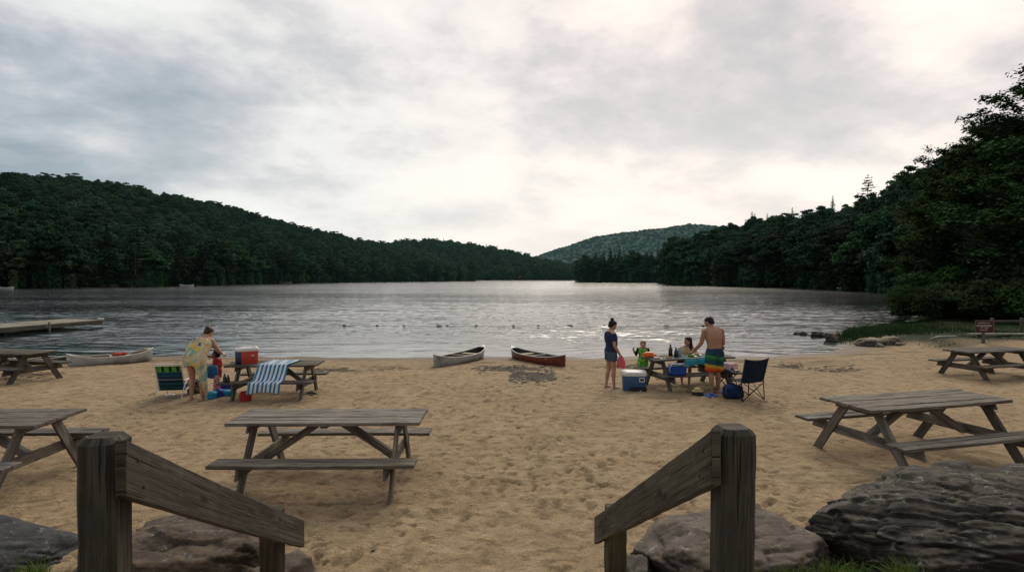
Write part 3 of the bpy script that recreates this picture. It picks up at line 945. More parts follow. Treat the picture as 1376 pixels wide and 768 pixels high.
    labL = {'broa': ('broadleaf_tree', 'dark round-crowned broadleaf tree standing at the water along the left shore', 'tree', ', broadleaf trees'),
            'pale': ('slender_tree', 'slender paler green tree at the water along the left shore', 'tree', ', paler slender trees'),
            'coni': ('conifer_tree', 'dark pointed conifer at the water along the left shore', 'conifer', ', pointed conifers'),
            'pine': ('pine_tree', 'dark open-branched pine at the water along the left shore', 'pine', ', open pines')}
    labR = {'broa': ('broadleaf_tree', 'dark round-crowned broadleaf tree at the water below the right hill', 'tree', ', broadleaf trees'),
            'pale': ('slender_tree', 'slender lighter tree at the water below the right hill', 'tree', ', lighter slender trees'),
            'coni': ('conifer_tree', 'dark pointed conifer at the water below the right hill', 'conifer', ', pointed conifers'),
            'pine': ('pine_tree', 'open-branched pine at the water below the right hill', 'pine', ', open pines')}
    labP = {'coni': ('conifer_tree', 'black-green pointed conifer on the low promontory across the lake', 'conifer', ', pointed conifers'),
            'broa': ('broadleaf_tree', 'round dark broadleaf tree on the low promontory across the lake', 'tree', ', broadleaf trees')}
    mixL = ['broad0', 'broad1', 'broad2', 'broad3', 'pale0', 'pale1', 'conifer0', 'conifer1', 'broad1', 'pine0']
    shoreline_row(shore, LH, 1, 5, 5.6, +1, mixL, 'left shore', labL)
    shoreline_row(shore, LH, 5, 8, 8.0, +1, ['conifer0', 'conifer2', 'broad1', 'pale1'], 'left shore', labL)
    shoreline_row(shore4, QH, 0, 6, 5.5, +1, ['broad0', 'broad2', 'broad3', 'broad1', 'conifer1', 'pale0'], 'right shore', labR)
    shoreline_row(shore3, PH, 0, 5, 4.2, -1, ['conifer0', 'conifer1', 'conifer2', 'conifer0', 'broad2'], 'promontory', labP)
    # a few conifers that break the skyline on the right
    for (px, py, Y, s) in ((1165, 236, 236, 1.05), (1010, 283, 296, .9), (1064, 278, 285, .62), (1118, 262, 262, .6), (935, 322, 300, .6)):
        X = PX(px, Y); top = CAMZ + (373 - py) / F * Y
        hh = 22 * s
        lb = {1165: 'tall layered conifer standing highest on the right hill skyline', 1010: 'conifer spire breaking the skyline midway down the right hill',
              1064: 'small conifer tip on the skyline of the right hill', 1118: 'small dark conifer tip beside the tallest skyline conifer', 935: 'small conifer at the low end of the right hill skyline'}[px]
        place_tree('pine0' if px == 1165 else 'conifer1', 'skyline_conifer', lb, 'conifer', 'conifers on the right skyline', (X, Y, top - hh), s, 1.0, 'trunk0')
    # crowns the woods are made of: the crowns of trees standing on the shore
    src = {}
    for o in list(COL.objects):
        if o.name.startswith('crown'):
            for k, (me, _) in PROTO.items():
                if o.data == me and k not in src: src[k] = o
    SRC.update(src)
    far = [SRC[k] for k in ('broad0', 'broad1', 'broad2', 'broad3', 'conifer0', 'conifer2', 'broad1', 'broad0') if k in SRC]
    pL = sample_hill(LH, 5.0, rng, nmax=12000)
    forest_stuff('forest', pL, [SRC[k] for k in ('broad0', 'broad1', 'broad2', 'broad3', 'pale0')], 'dense dark green forest covering the long hill on the left side of the lake', rng, .36, .84, 1.5)
    pR = sample_hill(QH, 5.0, rng, nmax=9000)
    keep = ~((pR[:, 0] < 60) & (pR[:, 1] < 78)); pR = pR[keep]
    forest_stuff('forest', pR, [SRC[k] for k in ('broad0', 'broad1', 'broad2', 'broad3', 'broad1', 'conifer0')], 'dark forest covering the steep hill on the right side of the lake', rng, .40, .92, 2.0)
    pP = sample_hill(PH, 4.6, rng)
    forest_stuff('forest', pP, [SRC[k] for k in ('conifer0', 'conifer1', 'conifer2', 'broad1')], 'dark conifer wood on the low promontory across the lake', rng, .6, .95, 1.5)
    p2 = sample_hill(RH, 7.5, rng, nmax=5000)
    forest_stuff('forest', p2, far[:4] + [SRC['conifer0']], 'forest on the ridge behind the head of the lake', rng, .6, .95, 3.0)
    pF = sample_hill(FH, 10.5, rng, nmax=16000)
    # hazier, larger-looking crowns of the far ridge
    V, Fq = broad_crown(201, 7, 8, 3, 16, 40, 1.4, 0)
    hz = np_mesh('hazy_crown', V, Fq); hz.materials.append(M['haze'])
    hr = tag(bpy.data.objects.new('far_wood_tree', hz), 'lone hazy tree on the far blue ridge crest', 'tree'); COL.objects.link(hr)
    q = FH.reshape(-1, 3); hr.location = (q[np.argmax(q[:, 2])][0], q[np.argmax(q[:, 2])][1], q[:, 2].max() - 2)
    forest_stuff('forest', pF, [hr], 'hazy blue-green forest on the far ridge', rng, .6, .95, 3.2)
    # pale line of the dam at the head of the lake
    mb = MB(); mb.beam((-37, 564.5, -.1), (64, 564.5, -.1), 2.2, .75, bev=.1)
    o = mb.build('dam_wall', mat_plain('dam_stone', (.22, .19, .13), .9, .3, .2)); tag(o, 'low pale dam wall running across the head of the lake', 'dam')
SRC = {}

def build_near_trees():
    specs = []
    protos = []
    for (sd, H, sp) in ((1, 20, 7.0), (2, 15, 5.6), (3, 11, 4.4)):
        (bv, bf), (lv, lf) = near_tree_arrays(sd * 13, H, sp, .165, 24)
        bm_ = np_mesh('limbs', bv, bf, True); bm_.materials.append(M['bark'])
        lm_ = np_mesh('leaves', lv, lf); lm_.materials.append(M['near_leaf'])
        protos.append((bm_, lm_, H))
    # px of the trunk, distance, proto, scale, label
    L = [
     (1545, 34, 0, .96, 'tall maple at the right edge whose outer limbs show against the sky'),
     (1425, 44, 0, .84, 'big leafy tree behind the red sign, below the tall maple'),
     (1350, 50, 1, 1.0, 'broad tree left of the tall maple with feathery top against the sky'),
     (1305, 54, 1, .90, 'rounded tree leaning over the water at the end of the near shore trees'),
     (1283, 66, 1, .82, 'tree farthest out of the near shore trees, low over the water'),
     (1300, 40, 2, .82, 'young leafy tree on the grassy bank left of the red sign'),
     (1400, 34, 2, .95, 'dark understorey tree behind the wooden fence on the right'),
     (1252, 46, 2, .62, 'low dark tree at the water left of the young leafy tree'),
     (1345, 60, 0, .84, 'dark tree rising behind the broad tree on the right bank'),
     (1500, 48, 0, .92, 'tall dark tree behind the big leafy tree at the right edge'),
     (1318, 74, 1, 1.15, 'tree standing farthest back in the near wood on the right'),
    ]
    for i, (px, Y, k, s, lab) in enumerate(L):
        X = PX(px, Y); z = ground_z(X, Y) if Y < 64 else 3.0
        r = empty('shore_tree', (X, Y, max(z, -.1) - .1), i * 1.7 + .4); r.scale = (s, s, s)
        tag(r, lab, 'tree', 'near trees on the right bank')
        for nm, me in (('trunk', protos[k][0]), ('crown', protos[k][1])):
            o = bpy.data.objects.new(nm, me); COL.objects.link(o); o.parent = r
    # undergrowth shrubs along the bank
    V, Fq = shrub_arrays(5, 1.5, 1.7, 5200, .085)
    sm = np_mesh('shrub', V, Fq); sm.materials.append(M['near_leaf'])
    r = np.random.default_rng(8)
    spots = [(1222, 32.5, 1.0), (1236, 34.5, 1.25), (1252, 33.5, 1.0), (1268, 35, 1.4), (1288, 33, 1.15), (1306, 33, 1.4), (1322, 31, 1.2), (1342, 31, 1.5), (1362, 30, 1.4), (1385, 29.5, 1.5), (1410, 28, 1.5), (1230, 39, 1.6), (1262, 41, 1.9), (1295, 39, 1.9), (1330, 37, 2.0), (1365, 36, 2.1), (1400, 33, 2.0)]
    for i, (px, Y, s) in enumerate(spots):
        X = PX(px, Y); o = bpy.data.objects.new('shrub', sm); COL.objects.link(o)
        o.location = (X, Y, max(ground_z(X, Y), -.2) - .15); o.rotation_euler = (0, 0, r.uniform(0, 6)); o.scale = (s, s, s * r.uniform(.8, 1.2))
        tag(o, 'dark leafy bush in the undergrowth beneath the trees on the right bank', 'bush', 'bushes under the right bank trees')
# ------------------------------------------------------------------ picnic tables
def picnic_table(L, W, H, SH, SP, wood, label, group, loc, rz, legx=.30):
    root = empty('picnic_table', loc, rz); tag(root, label, 'picnic table', group)
    t = .042
    n = 5; pw = (W - .006 * (n - 1)) / n
    mb = MB()
    for i in range(n):
        y = -W / 2 + pw / 2 + i * (pw + .006)
        mb.beam((-L / 2 + random.uniform(-.008, .008), y, H - t / 2 + random.uniform(-.002, .002)), (L / 2 + random.uniform(-.008, .008), y, H - t / 2 + random.uniform(-.002, .002)), pw, t, bev=.006, seg=8, jit=.0016)
    mb.build('tabletop', wood, root)
    for s in (-1, 1):
        mb = MB(); sw = .135
        for k in (0, 1):
            y = s * (SP / 2 - sw / 2 - k * (sw + .008))
            mb.beam((-L / 2, y, SH - t / 2 + random.uniform(-.002, .002)), (L / 2, y, SH - t / 2), sw, t, bev=.006, seg=8, jit=.0016)
        mb.build('seat', wood, root)
    lx = L / 2 - legx
    zt = H - t - .003; zb = SH - t - .003
    for sx in (-1, 1):
        for sy in (-1, 1):
            mb = MB()
            mb.beam((sx * lx, sy * SP * .46, -.10), (sx * lx, sy * W * .27, zt - .012), .038, .13, up=(0, 1, .25 * sy), bev=.004, seg=5)
            mb.build('leg', wood, root)
        mb = MB()
        mb.beam((sx * (lx - .041), -SP / 2 + .02, zb - .07), (sx * (lx - .041), SP / 2 - .02, zb - .07), .038, .14, bev=.02, seg=5, skew0=.35, skew1=-.35)
        mb.build('crossbeam', wood, root)
        mb = MB()
        mb.beam((sx * (lx + .041), -W / 2 + .05, zt - .05), (sx * (lx + .041), W / 2 - .05, zt - .05), .038, .09, bev=.012, seg=4, skew0=.4, skew1=-.4)
        mb.build('top_batten', wood, root)
        mb = MB()
        mb.beam((sx * (lx - .07), 0, zb - .11), (sx * .14, 0, zt - .04), .09, .085, up=(sx * -.6, 0, 1), bev=.004, seg=4)
        mb.build('brace', wood, root)
    mb = MB(); mb.beam((0, -W / 2 + .06, zt - .022), (0, W / 2 - .06, zt - .022), .09, .04, bev=.006, seg=3); mb.build('top_batten', wood, root)
    return root

def build_tables():
    g = 'weathered picnic tables on the sand'
    W1, W2 = M['wood_table'], M['wood_table_dark']
    def z(x, y): return ground_z(x, y)
    picnic_table(2.38, .74, .88, .50, 1.60, W1, 'empty grey picnic table in the sand just behind the left handrail', g, (-2.33, 7.08, z(-2.33, 7.08)), math.radians(.8))
    picnic_table(2.45, .88, .88, .50, 1.75, W1, 'empty picnic table cut off by the left edge, next to the left rail post', g, (-6.98, 6.98, 0), math.radians(2))
    picnic_table(2.57, .87, .88, .50, 1.85, W1, 'empty picnic table standing behind the big dark boulder', g, (5.93, 8.07, 0), math.radians(14.4))
    picnic_table(1.95, .72, .75, .43, 1.40, W2, 'picnic table with the striped towel and the red cooler on it', g, (-5.28, 12.3, 0), math.radians(3), .26)
    picnic_table(2.15, .72, .75, .43, 1.40, W2, 'picnic table crowded with food that the family stands around', g, (4.25, 13.3, 0), math.radians(15), .28)
    picnic_table(2.3, .70, .76, .43, 1.50, W2, 'empty picnic table on the right below the red sign', g, (12.95, 14.95, z(12.9, 14.9) - .01), math.radians(14), .28)
    picnic_table(2.1, .72, .76, .43, 1.45, W2, 'picnic table at the far left edge in front of the beached boats', g, (-13.05, 14.35, -.02), math.radians(-14), .28)

# ------------------------------------------------------------------ stair rails
def build_rails():
    w = M['wood_post']
    def post(name, root, c, s, z0, z1, rz, chamfer=.022):
        mb = MB()
        mb.beam((c[0], c[1], z0), (c[0], c[1], z1), s, s, up=(-math.sin(rz), math.cos(rz), 0), bev=chamfer, seg=22, jit=.0022)
        return mb.build(name, w, root)
    # left: posts on the outside, the board nailed to the inner faces
    for side in (-1, 1):
        root = empty('stair_handrail', (0, 0, 0))
        if side < 0:
            n0 = Vector((-1.452, 2.03, 1.945)); n1 = Vector((-1.665, 4.33, .625))
            pc = (-1.560, 2.10); lc = (-1.765, 4.02); top = 2.05; ltop = .95; rz = math.radians(3.5)
            tag(root, 'weathered timber handrail going down on the left side of the steps', 'handrail', 'handrails of the timber steps')
        else:
            n0 = Vector((.790, 2.12, 1.955)); n1 = Vector((.680, 4.40, .62))
            pc = (.888, 2.20); lc = (.780, 4.12); top = 2.055; ltop = .93; rz = math.radians(3.0)
            tag(root, 'weathered timber handrail going down on the right side of the steps', 'handrail', 'handrails of the timber steps')
        root.location = (pc[0], pc[1], 1.0)
        o = post('upper_post', root, (0, 0), .14, -.5, top - 1.0 - .0, rz)
        o = post('lower_post', root, (lc[0] - pc[0], lc[1] - pc[1]), .14, -1.3, ltop - 1.0, rz, .008)
        base = Vector((pc[0], pc[1], 1.0))
        mb = MB()
        d = (n1 - n0).normalized()
        sl = d.z / math.hypot(d.x, d.y)
        mb.beam(n0 - base, n1 - base, .040, .186, bev=.004, seg=30, jit=.0016, skew0=sl, skew1=sl)
        mb.build('rail_board', w, root)
        # nail and bolt heads
        inn = 1 if side < 0 else -1
        for f, zz in ((.035, .05), (.05, -.045), (.80, .03), (.84, -.05), (.90, .04)):
            q = n0 + (n1 - n0) * f - base + Vector((inn * .0215, 0, zz))
            mb = MB(); mb.ball(q, (.004, .009, .009), 8, 5); mb.build('nail', M['rust'], root)
    # timber steps between the rails, down to the sand
    mb = MB()
    for i in range(5):
        y = 1.2 + i * .52; zz = ground_z(-.35, y) + .04
        mb.beam((-1.45 - i * .02, y, zz), (.72 - i * .02, y, zz), .14, .14, bev=.012, seg=10, jit=.003)
    o = mb.build('steps', M['wood_post']); tag(o, kind='structure')

# ------------------------------------------------------------------ rocks
def rock(name, label, loc, size, planes, seed, mat, detail=6, rough=.06, strata=(0, .25, 1), rz=0, lo=.80, hi=1.04, group=None, nrand=15):
    import bmesh
    bm = bmesh.new(); bmesh.ops.create_icosphere(bm, subdivisions=detail, radius=1.0)
    sv = Vector(strata).normalized()
    r = random.Random(seed)
    pl = [(Vector(n).normalized(), h) for n, h in planes]
    for _ in range(nrand):
        n = Vector((r.gauss(0, 1), r.gauss(0, 1), r.gauss(0, .8))).normalized(); pl.append((n, r.uniform(lo, hi)))
    off = Vector((seed * 3.1, seed * 1.7, seed * .9))
    for v in bm.verts:
        d = v.co.normalized()
        dw = d + Vector(mn.noise_vector(d * 1.9 + off)) * .07
        h = 1.5
        for n, hh in pl:
            c = dw.dot(n)
            if c > .02: h = min(h, hh / c)
        p = Vector((d.x * h * size[0], d.y * h * size[1], d.z * h * size[2]))
        # layered ledges: noise that changes quickly across the strata and slowly along them
        a = p.dot(sv); q = p - sv * a
        warp = mn.fractal(q * 1.3 + off, 1.0, 2.0, 3) * .10
        # split blocks: flat-lying cells stand proud of or behind one another with sharp risers
        e1 = sv.orthogonal().normalized(); e2 = sv.cross(e1)
        lo3 = Vector((p.dot(e1), p.dot(e2), a + warp * .5))
        wv = Vector(mn.noise_vector(p * 2.5 + off)) * .025
        def cell(sx, sz, k):
            qq = Vector((lo3.x * sx, lo3.y * sx, lo3.z * sz)) + wv * sx + off * k
            dd, pp = mn.voronoi(qq)
            hsh = (math.sin(pp[0].x * 12.99 + pp[0].y * 78.23 + pp[0].z * 37.7) * 43758.5453) % 1.0
            return hsh - .5, dd[1] - dd[0]
        ha, ea = cell(1.7, 7.5, 1.0); hb, eb = cell(3.4, 19, 2.0); hc, ec = cell(8, 40, 3.0)
        big = mn.fractal(p * 1.7 + off, 1.0, 2.0, 3)
        crk = -max(0, .09 - ea) * 2.2 - max(0, .08 - eb) * .8
        fine = mn.fractal(p * 20 + off, .7, 2.1, 4)
        v.co = p + d * rough * (big * .6 + ha * .95 + hb * .50 + hc * .16 + crk * 2.2 + fine * .13)
    me = bpy.data.meshes.new(name); bm.to_mesh(me); bm.free()
    shade_smooth(me)
    for p in me.polygons: p.use_smooth = True
    o = link_mesh(name, me, mat, None, loc, (0, 0, rz))
    tag(o, label, 'rock', group)
    return o

def mat_rock(name, top, mid, dark, lichen=(.30, .31, .28), strata=(0, .25, 1), moss=.2):
    m, t = newmat(name); co = t.coord('Object')
    ang = math.atan2(strata[1], strata[2])
    c1 = t.mapping(co, (4.2, 4.8, 10), rot=(ang, 0, 0))
    n1 = t.noise(c1, 1.0, 8, .70, .08); n2 = t.noise(co, 2.2, 6, .6); n3 = t.noise(co, 26, 6, .7)
    c = t.ramp(n1, [(.3, dark), (.48, mid), (.68, top)])
    c = t.mix(t.map(n3, .35, .65, .55, 0), c, dark)
    c = t.mix(t.map(n2, .46, .62, 0, .55), c, mid)
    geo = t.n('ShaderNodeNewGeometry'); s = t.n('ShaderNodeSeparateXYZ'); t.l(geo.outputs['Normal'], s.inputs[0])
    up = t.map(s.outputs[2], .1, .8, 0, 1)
    c = t.mix(up, t.mix(1.0, c, (.42, .43, .45), 'MULTIPLY'), t.mix(1.0, c, (1.15, 1.10, 1.0), 'MULTIPLY'))  # darker sides and lighter tops painted in, as under light from above
    li = t.noise(co, 7, 7, .75)
    c = t.mix(t.math('MULTIPLY', t.map(li, .58, .66), .55), c, lichen)
    ms = t.noise(co, 3.0, 5, .7)
    c = t.mix(t.math('MULTIPLY', t.math('MULTIPLY', t.map(ms, .52, .66), up), moss), c, (.05, .06, .025))
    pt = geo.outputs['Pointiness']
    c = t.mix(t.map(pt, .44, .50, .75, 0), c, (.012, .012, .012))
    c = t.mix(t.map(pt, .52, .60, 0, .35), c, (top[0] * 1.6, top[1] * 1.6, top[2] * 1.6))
    h = t.math('ADD', t.math('MULTIPLY', n1, 1.0), t.math('MULTIPLY', n3, .35))
    nrm = t.bump(t.noise(co, 90, 4, .7), .6, .006, t.bump(h, .7, .013))
    t.bsdf(c, .82, nrm, .3)
    return m

def build_rocks():
    S1 = (.12, .45, 1)
    M['rock_dark'] = mat_rock('dark_schist', (.115, .104, .084), (.045, .041, .034), (.010, .010, .009), strata=S1)
    M['rock_blue'] = mat_rock('bluish_schist', (.080, .085, .092), (.036, .040, .046), (.012, .014, .017), strata=S1)
    M['rock_brown'] = mat_rock('brown_schist', (.16, .125, .09), (.075, .058, .042), (.020, .017, .014), strata=S1)
    M['rock_pale'] = mat_rock('pale_schist', (.17, .145, .115), (.095, .080, .064), (.026, .022, .018), strata=(0, .1, 1), moss=.1)
    M['rock_shore'] = mat_rock('shore_stone', (.33, .28, .21), (.20, .17, .13), (.06, .05, .04))
    flat = [((0, -.10, 1), .80), ((0, 0, -1), .8)]
    def slabby(name, label, loc, half, pl, seed, mat, det, rough, S, rz):
        rock(name, label, loc, half, pl, seed, mat, det, rough, S, rz, 1.02, 1.22, None, 12)
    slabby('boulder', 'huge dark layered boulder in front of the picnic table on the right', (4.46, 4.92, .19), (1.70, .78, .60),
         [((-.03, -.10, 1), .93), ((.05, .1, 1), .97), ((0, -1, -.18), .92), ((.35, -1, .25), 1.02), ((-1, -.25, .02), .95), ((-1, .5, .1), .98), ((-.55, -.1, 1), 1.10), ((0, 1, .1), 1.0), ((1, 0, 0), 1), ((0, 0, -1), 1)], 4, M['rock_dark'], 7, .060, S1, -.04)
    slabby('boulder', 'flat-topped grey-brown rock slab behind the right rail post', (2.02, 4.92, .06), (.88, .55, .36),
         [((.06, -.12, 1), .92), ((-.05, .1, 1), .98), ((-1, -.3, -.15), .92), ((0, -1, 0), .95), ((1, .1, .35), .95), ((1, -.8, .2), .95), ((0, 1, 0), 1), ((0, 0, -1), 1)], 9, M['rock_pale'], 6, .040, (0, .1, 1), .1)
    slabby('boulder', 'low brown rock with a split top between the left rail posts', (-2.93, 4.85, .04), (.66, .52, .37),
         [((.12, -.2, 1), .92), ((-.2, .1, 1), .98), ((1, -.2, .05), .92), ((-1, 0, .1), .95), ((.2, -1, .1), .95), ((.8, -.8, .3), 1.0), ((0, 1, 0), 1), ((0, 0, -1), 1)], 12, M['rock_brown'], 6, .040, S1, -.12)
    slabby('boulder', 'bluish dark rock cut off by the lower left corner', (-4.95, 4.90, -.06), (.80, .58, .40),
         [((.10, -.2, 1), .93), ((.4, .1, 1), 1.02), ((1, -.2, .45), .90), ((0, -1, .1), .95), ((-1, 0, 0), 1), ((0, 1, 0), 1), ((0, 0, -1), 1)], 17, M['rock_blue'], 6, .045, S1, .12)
    rock('stone', 'small brown stone wedged beside the left upper post', (-3.28, 4.55, .12), (.36, .32, .28), flat, 19, M['rock_brown'], 5, .03, S1, .4)
    rock('stone', 'small dark stone half buried behind the right lower post', (1.02, 4.62, .05), (.20, .22, .24), flat, 23, M['rock_dark'], 5, .02, S1, .9)
    rock('stone', 'small brown stone beside the rock between the left rail posts', (-1.98, 4.62, .02), (.28, .26, .26), flat, 29, M['rock_brown'], 5, .02, S1, .2)
    # by the water on the right
    def stone(px, py, r3, mat, lab, seed, dz=0.0, name='stone'):
        x, y, z = G(px, py); z = max(z, WATER - .05)
        rock(name, lab, (x, y, z + r3[2] * .35 + dz), r3, [((0, 0, 1), .85)], seed, mat, 4, .06, (0, .3, 1), seed * .7)
    stone(1172, 464, (.50, .36, .27), M['rock_shore'], 'wide tan boulder on the sand at the edge of the grass', 31, name='boulder')
    stone(1197, 463, (.46, .32, .28), M['rock_shore'], 'rounder tan boulder right of the wide one by the grass', 32, name='boulder')
    stone(1184, 466, (.18, .15, .10), M['rock_shore'], 'small tan stone lying between the two tan boulders', 33)
    stone(1209, 464, (.22, .16, .09), M['rock_shore'], 'small tan stone beside the rounder tan boulder', 37)
    stone(1070, 454.5, (.15, .15, .13), M['rock_dark'], 'smallest dark stone farthest out in the shallow water', 34)
    stone(1079, 454.5, (.20, .18, .17), M['rock_dark'], 'dark stone beside the smallest one in the shallow water', 35)
    stone(1100, 455, (.36, .28, .24), M['rock_dark'], 'larger dark stone in the water before the grass bank', 36)
    stone(1119, 458, (.42, .32, .32), M['rock_brown'], 'brown stone where the grass bank meets the water', 38)

# ------------------------------------------------------------------ boats
def canoe(label, group, nearp, farp, B, hm, he, hull_m, gun_m, in_m, wood_m, z_near, z_far, pad=None, flip=1, loc_dz=0):
    a = Vector((nearp[0], nearp[1], z_near)); b = Vector((farp[0], farp[1], z_far))
    L = (b - a).length; c = (a + b) / 2
    root = empty('canoe', c); d = (b - a).normalized()
    root.rotation_euler = d.to_track_quat('X', 'Z').to_euler()
    tag(root, label, 'canoe', group)
    N = 34; K = 9
    def half(t): return B / 2 * (1 - abs(t) ** 2.3) ** .85
    def shr(t): return hm + (he - hm) * abs(t) ** 3.2
    def keel(t): return .035 * abs(t) ** 3
    def ring(t, inn=0.0):
        w = max(half(t) - inn, .004); s = shr(t); k = keel(t) + inn * .9; pts = []
        st = L / 2 * t
        for i in range(2 * K + 1):
            u = (i - K) / K; au = abs(u)
            yy = math.sin(au * PI / 2) ** .62 * w; zz = k + (s - k) * (1 - math.cos(au * PI / 2)) ** .9
            # stem curves back under
            xx = st + (1 if t > 0 else -1) * (-.05 * (1 - au) ** 2 * abs(t) ** 8)
            pts.append(Vector((xx, math.copysign(yy, u) * (1 + .02), zz)))
        return pts
    ts = [-1 + 2 * i / N for i in range(N + 1)]
    mb = MB(); mb.loft([ring(t) for t in ts], False, False)
    mb.build('hull', hull_m, root)
    mb = MB(); mb.loft([list(reversed(ring(t * .985, .012))) for t in ts], False, False); mb.build('hull_lining', in_m, root)
    for s in (-1, 1):
        mb = MB(); mb.tube([(L / 2 * t, s * (half(t) + .004), shr(t) + .004) for t in ts], .016, 6); mb.build('gunwale', gun_m, root)
    for e in (-1, 1):
        mb = MB(); t0 = .86
        def f(u, v, e=e): t = t0 + (1 - t0) * v; return Vector((e * L / 2 * t, (u - .5) * 2 * half(t), shr(t) + .012 + .01 * (1 - abs(u - .5) * 2)))
        mb.sheet(f, 6, 5); mb.build('deck_plate', gun_m, root)
    for t in (-.55, .42):
        mb = MB(); w = half(t) - .01; mb.beam((L / 2 * t, -w, shr(t) - .05), (L / 2 * t, w, shr(t) - .05), .22, .02, bev=.005, seg=2); mb.build('seat', wood_m, root)
    mb = MB(); w = half(0) - .01; mb.beam((0, -w, shr(0) - .02), (0, w, shr(0) - .02), .06, .025, bev=.005, seg=2); mb.build('thwart', wood_m, root)
    return root

def build_boats():
    white = mat_plain('white_hull', (.40, .41, .39), .45, .12, 5, .4, .05, dirt=(.20, .20, .17))
    white2 = mat_plain('grey_white_hull', (.33, .35, .33), .45, .12, 5, .4, .05, dirt=(.15, .16, .14))
    red = mat_plain('red_hull', (.20, .045, .022), .40, .25, 5, .4, .05, dirt=(.08, .03, .02))
    dkgreen = mat_plain('green_hull', (.035, .045, .032), .5, .2, 5, .4, .05)
    trim = mat_plain('pale_gunwale', (.55, .55, .52), .4, .1, 20)
    dark = mat_plain('dark_lining', (.045, .042, .038), .6, .3, 8)
    inn = mat_plain('tan_lining', (.22, .19, .14), .6, .3, 6)
    wd = mat_plain('ash_wood', (.42, .33, .20), .6, .2, 12)
    blk = mat_plain('black_trim', (.03, .03, .03), .5, .2, 12)
    g = 'canoes pulled up at the water'
    canoe('white canoe on the sand left of the red canoe, bow towards the water', g, (-2.42, 16.95), (-1.02, 20.1), .80, .30, .47, white2, trim, dark, wd, -.20, -.27)
    r = canoe('brick red canoe half in the water beside the white one', g, (1.68, 17.2), (-.02, 20.0), .78, .29, .44, red, trim, dark, wd, -.20, -.27)
    canoe('white canoe lying on the sand near the dock with red gear in it', g, (-13.95, 17.2), (-12.25, 18.75), .78, .30, .46, white, trim, inn, wd, -.20, -.20)
    canoe('dark green canoe with pale gunwale behind the far left picnic table', g, (-17.2, 18.4), (-14.5, 18.0), .75, .22, .32, dkgreen, trim, dark, wd, -.22, -.22)
    canoe('red-brown canoe cut off by the left edge behind the picnic table', g, (-17.4, 17.3), (-15.0, 17.0), .72, .27, .36, red, trim, dark, wd, -.20, -.20)
    # red life vest lying in the white canoe
    mb = MB(); mb.ball((-12.98, 18.05, .14), (.16, .10, .06), 12, 7, 0, .06); mb.ball((-12.84, 18.2, .14), (.12, .10, .05), 12, 7, 0, .06)
    tag(mb.build('life_vest', mat_fabric('red_nylon', (.42, .06, .03))), 'orange-red life vest lying across the white canoe by the dock', 'life vest')
    mb = MB(); mb.tube([(-12.68, 18.34, .16), (-12.42, 18.58, .22)], .016, 6); mb.tube([(-12.45, 18.56, .212), (-12.32, 18.70, .235)], .05, 6, radii=[.03, .05])
    tag(mb.build('paddle', wd), 'wooden paddle resting on the bow of the white canoe by the dock', 'paddle')
    # small craft far across the lake
    def far_boat(px, py, W, H, lab, mat, name='rowing_boat'):
        x, y = P(px, py, WATER); root = None
        mb = MB(); N = 10
        rs = []
        for i in range(N + 1):
            t = -1 + 2 * i / N; w = W * .16 * (1 - abs(t) ** 2.5) + .02; s = H * (1 + .5 * abs(t) ** 3)
            rs.append([(x + t * W / 2, y - w, s + WATER), (x + t * W / 2, y - w * .6, WATER - .05), (x + t * W / 2, y + w * .6, WATER - .05), (x + t * W / 2, y + w, s + WATER)])
        mb.loft(rs, False, False)
        tag(mb.build(name, mat), lab, 'boat', 'small boats along the far shores')
    far_boat(251, 385, 4.6, .55, 'tiny white boat moored under the trees of the left shore', trim)
    far_boat(6, 388.6, 4.8, .5, 'pale boat at the far left end of the left shore', trim)
    far_boat(384, 381.3, 6.0, .8, 'tan boat drawn up on the left shore where the hill drops', inn)
    # pale dock under the right hill
    x, y = P(1150, 389.5, WATER); mb = MB(); mb.beam((x - 4, y, WATER + .45), (x + 4.5, y + .8, WATER + .45), 1.6, .25, bev=.02)
    for k in range(5): mb.tube([(x - 3.6 + k * 1.9, y + .1 * k, WATER - .3), (x - 3.6 + k * 1.9, y + .1 * k, WATER + .4)], .10, 6)
    tag(mb.build('far_dock', mat_plain('grey_planks', (.25, .25, .23), .8)), 'narrow pale dock at the foot of the right hill', 'dock')
    # the swimming dock on the left
    root = empty('dock', (-25.6, 20.5, WATER)); tag(root, 'long low wooden dock reaching out from the beach on the left', 'dock')
    a = Vector((-28.5, 20.5, 0)); b = Vector((-25.7, 33.0, 0)); d = (b - a).normalized(); s = Vector((d.y, -d.x, 0)); o0 = root.location
    L = (b - a).length; nseg = 4
    for k in range(nseg):
        mb = MB(); n = 22
        q0 = a + d * (L * k / nseg + .05) - Vector((o0[0], o0[1], 0)); ll = L / nseg - .1
        for i in range(n):
            c = q0 + d * (ll * (i + .5) / n); zz = .40
            mb.beam((c.x - s.x * 1.45, c.y - s.y * 1.45, zz), (c.x + s.x * 1.45, c.y + s.y * 1.45, zz), ll / n - .008, .04, bev=.004, seg=3)
        mb.build('deck_section', M['wood_dock'], root)
        for sd in (-1, 1):
            mb = MB(); p0 = q0 + s * sd * 1.44; p1 = p0 + d * ll
            mb.beam((p0.x, p0.y, .27), (p1.x, p1.y, .27), .05, .20, bev=.004, seg=3); mb.build('side_beam', M['wood_dock_dark'], root)
            mb = MB(); mb.tube([(p0.x + s.x * sd * .09, p0.y + s.y * sd * .09, -1.2), (p0.x + s.x * sd * .09, p0.y + s.y * sd * .09, .52)], .05, 8); mb.build('pile', M['wood_dock_dark'], root)
    e = b - Vector((o0[0], o0[1], 0)) + s * 1.3
    mb = MB(); mb.box((e.x, e.y - .02, .46), (.30, .12, .07)); mb.build('end_cleat', trim, root)
    # swimming area line
    bm_ = mat_plain('dark_float', (.05, .05, .046), .6)
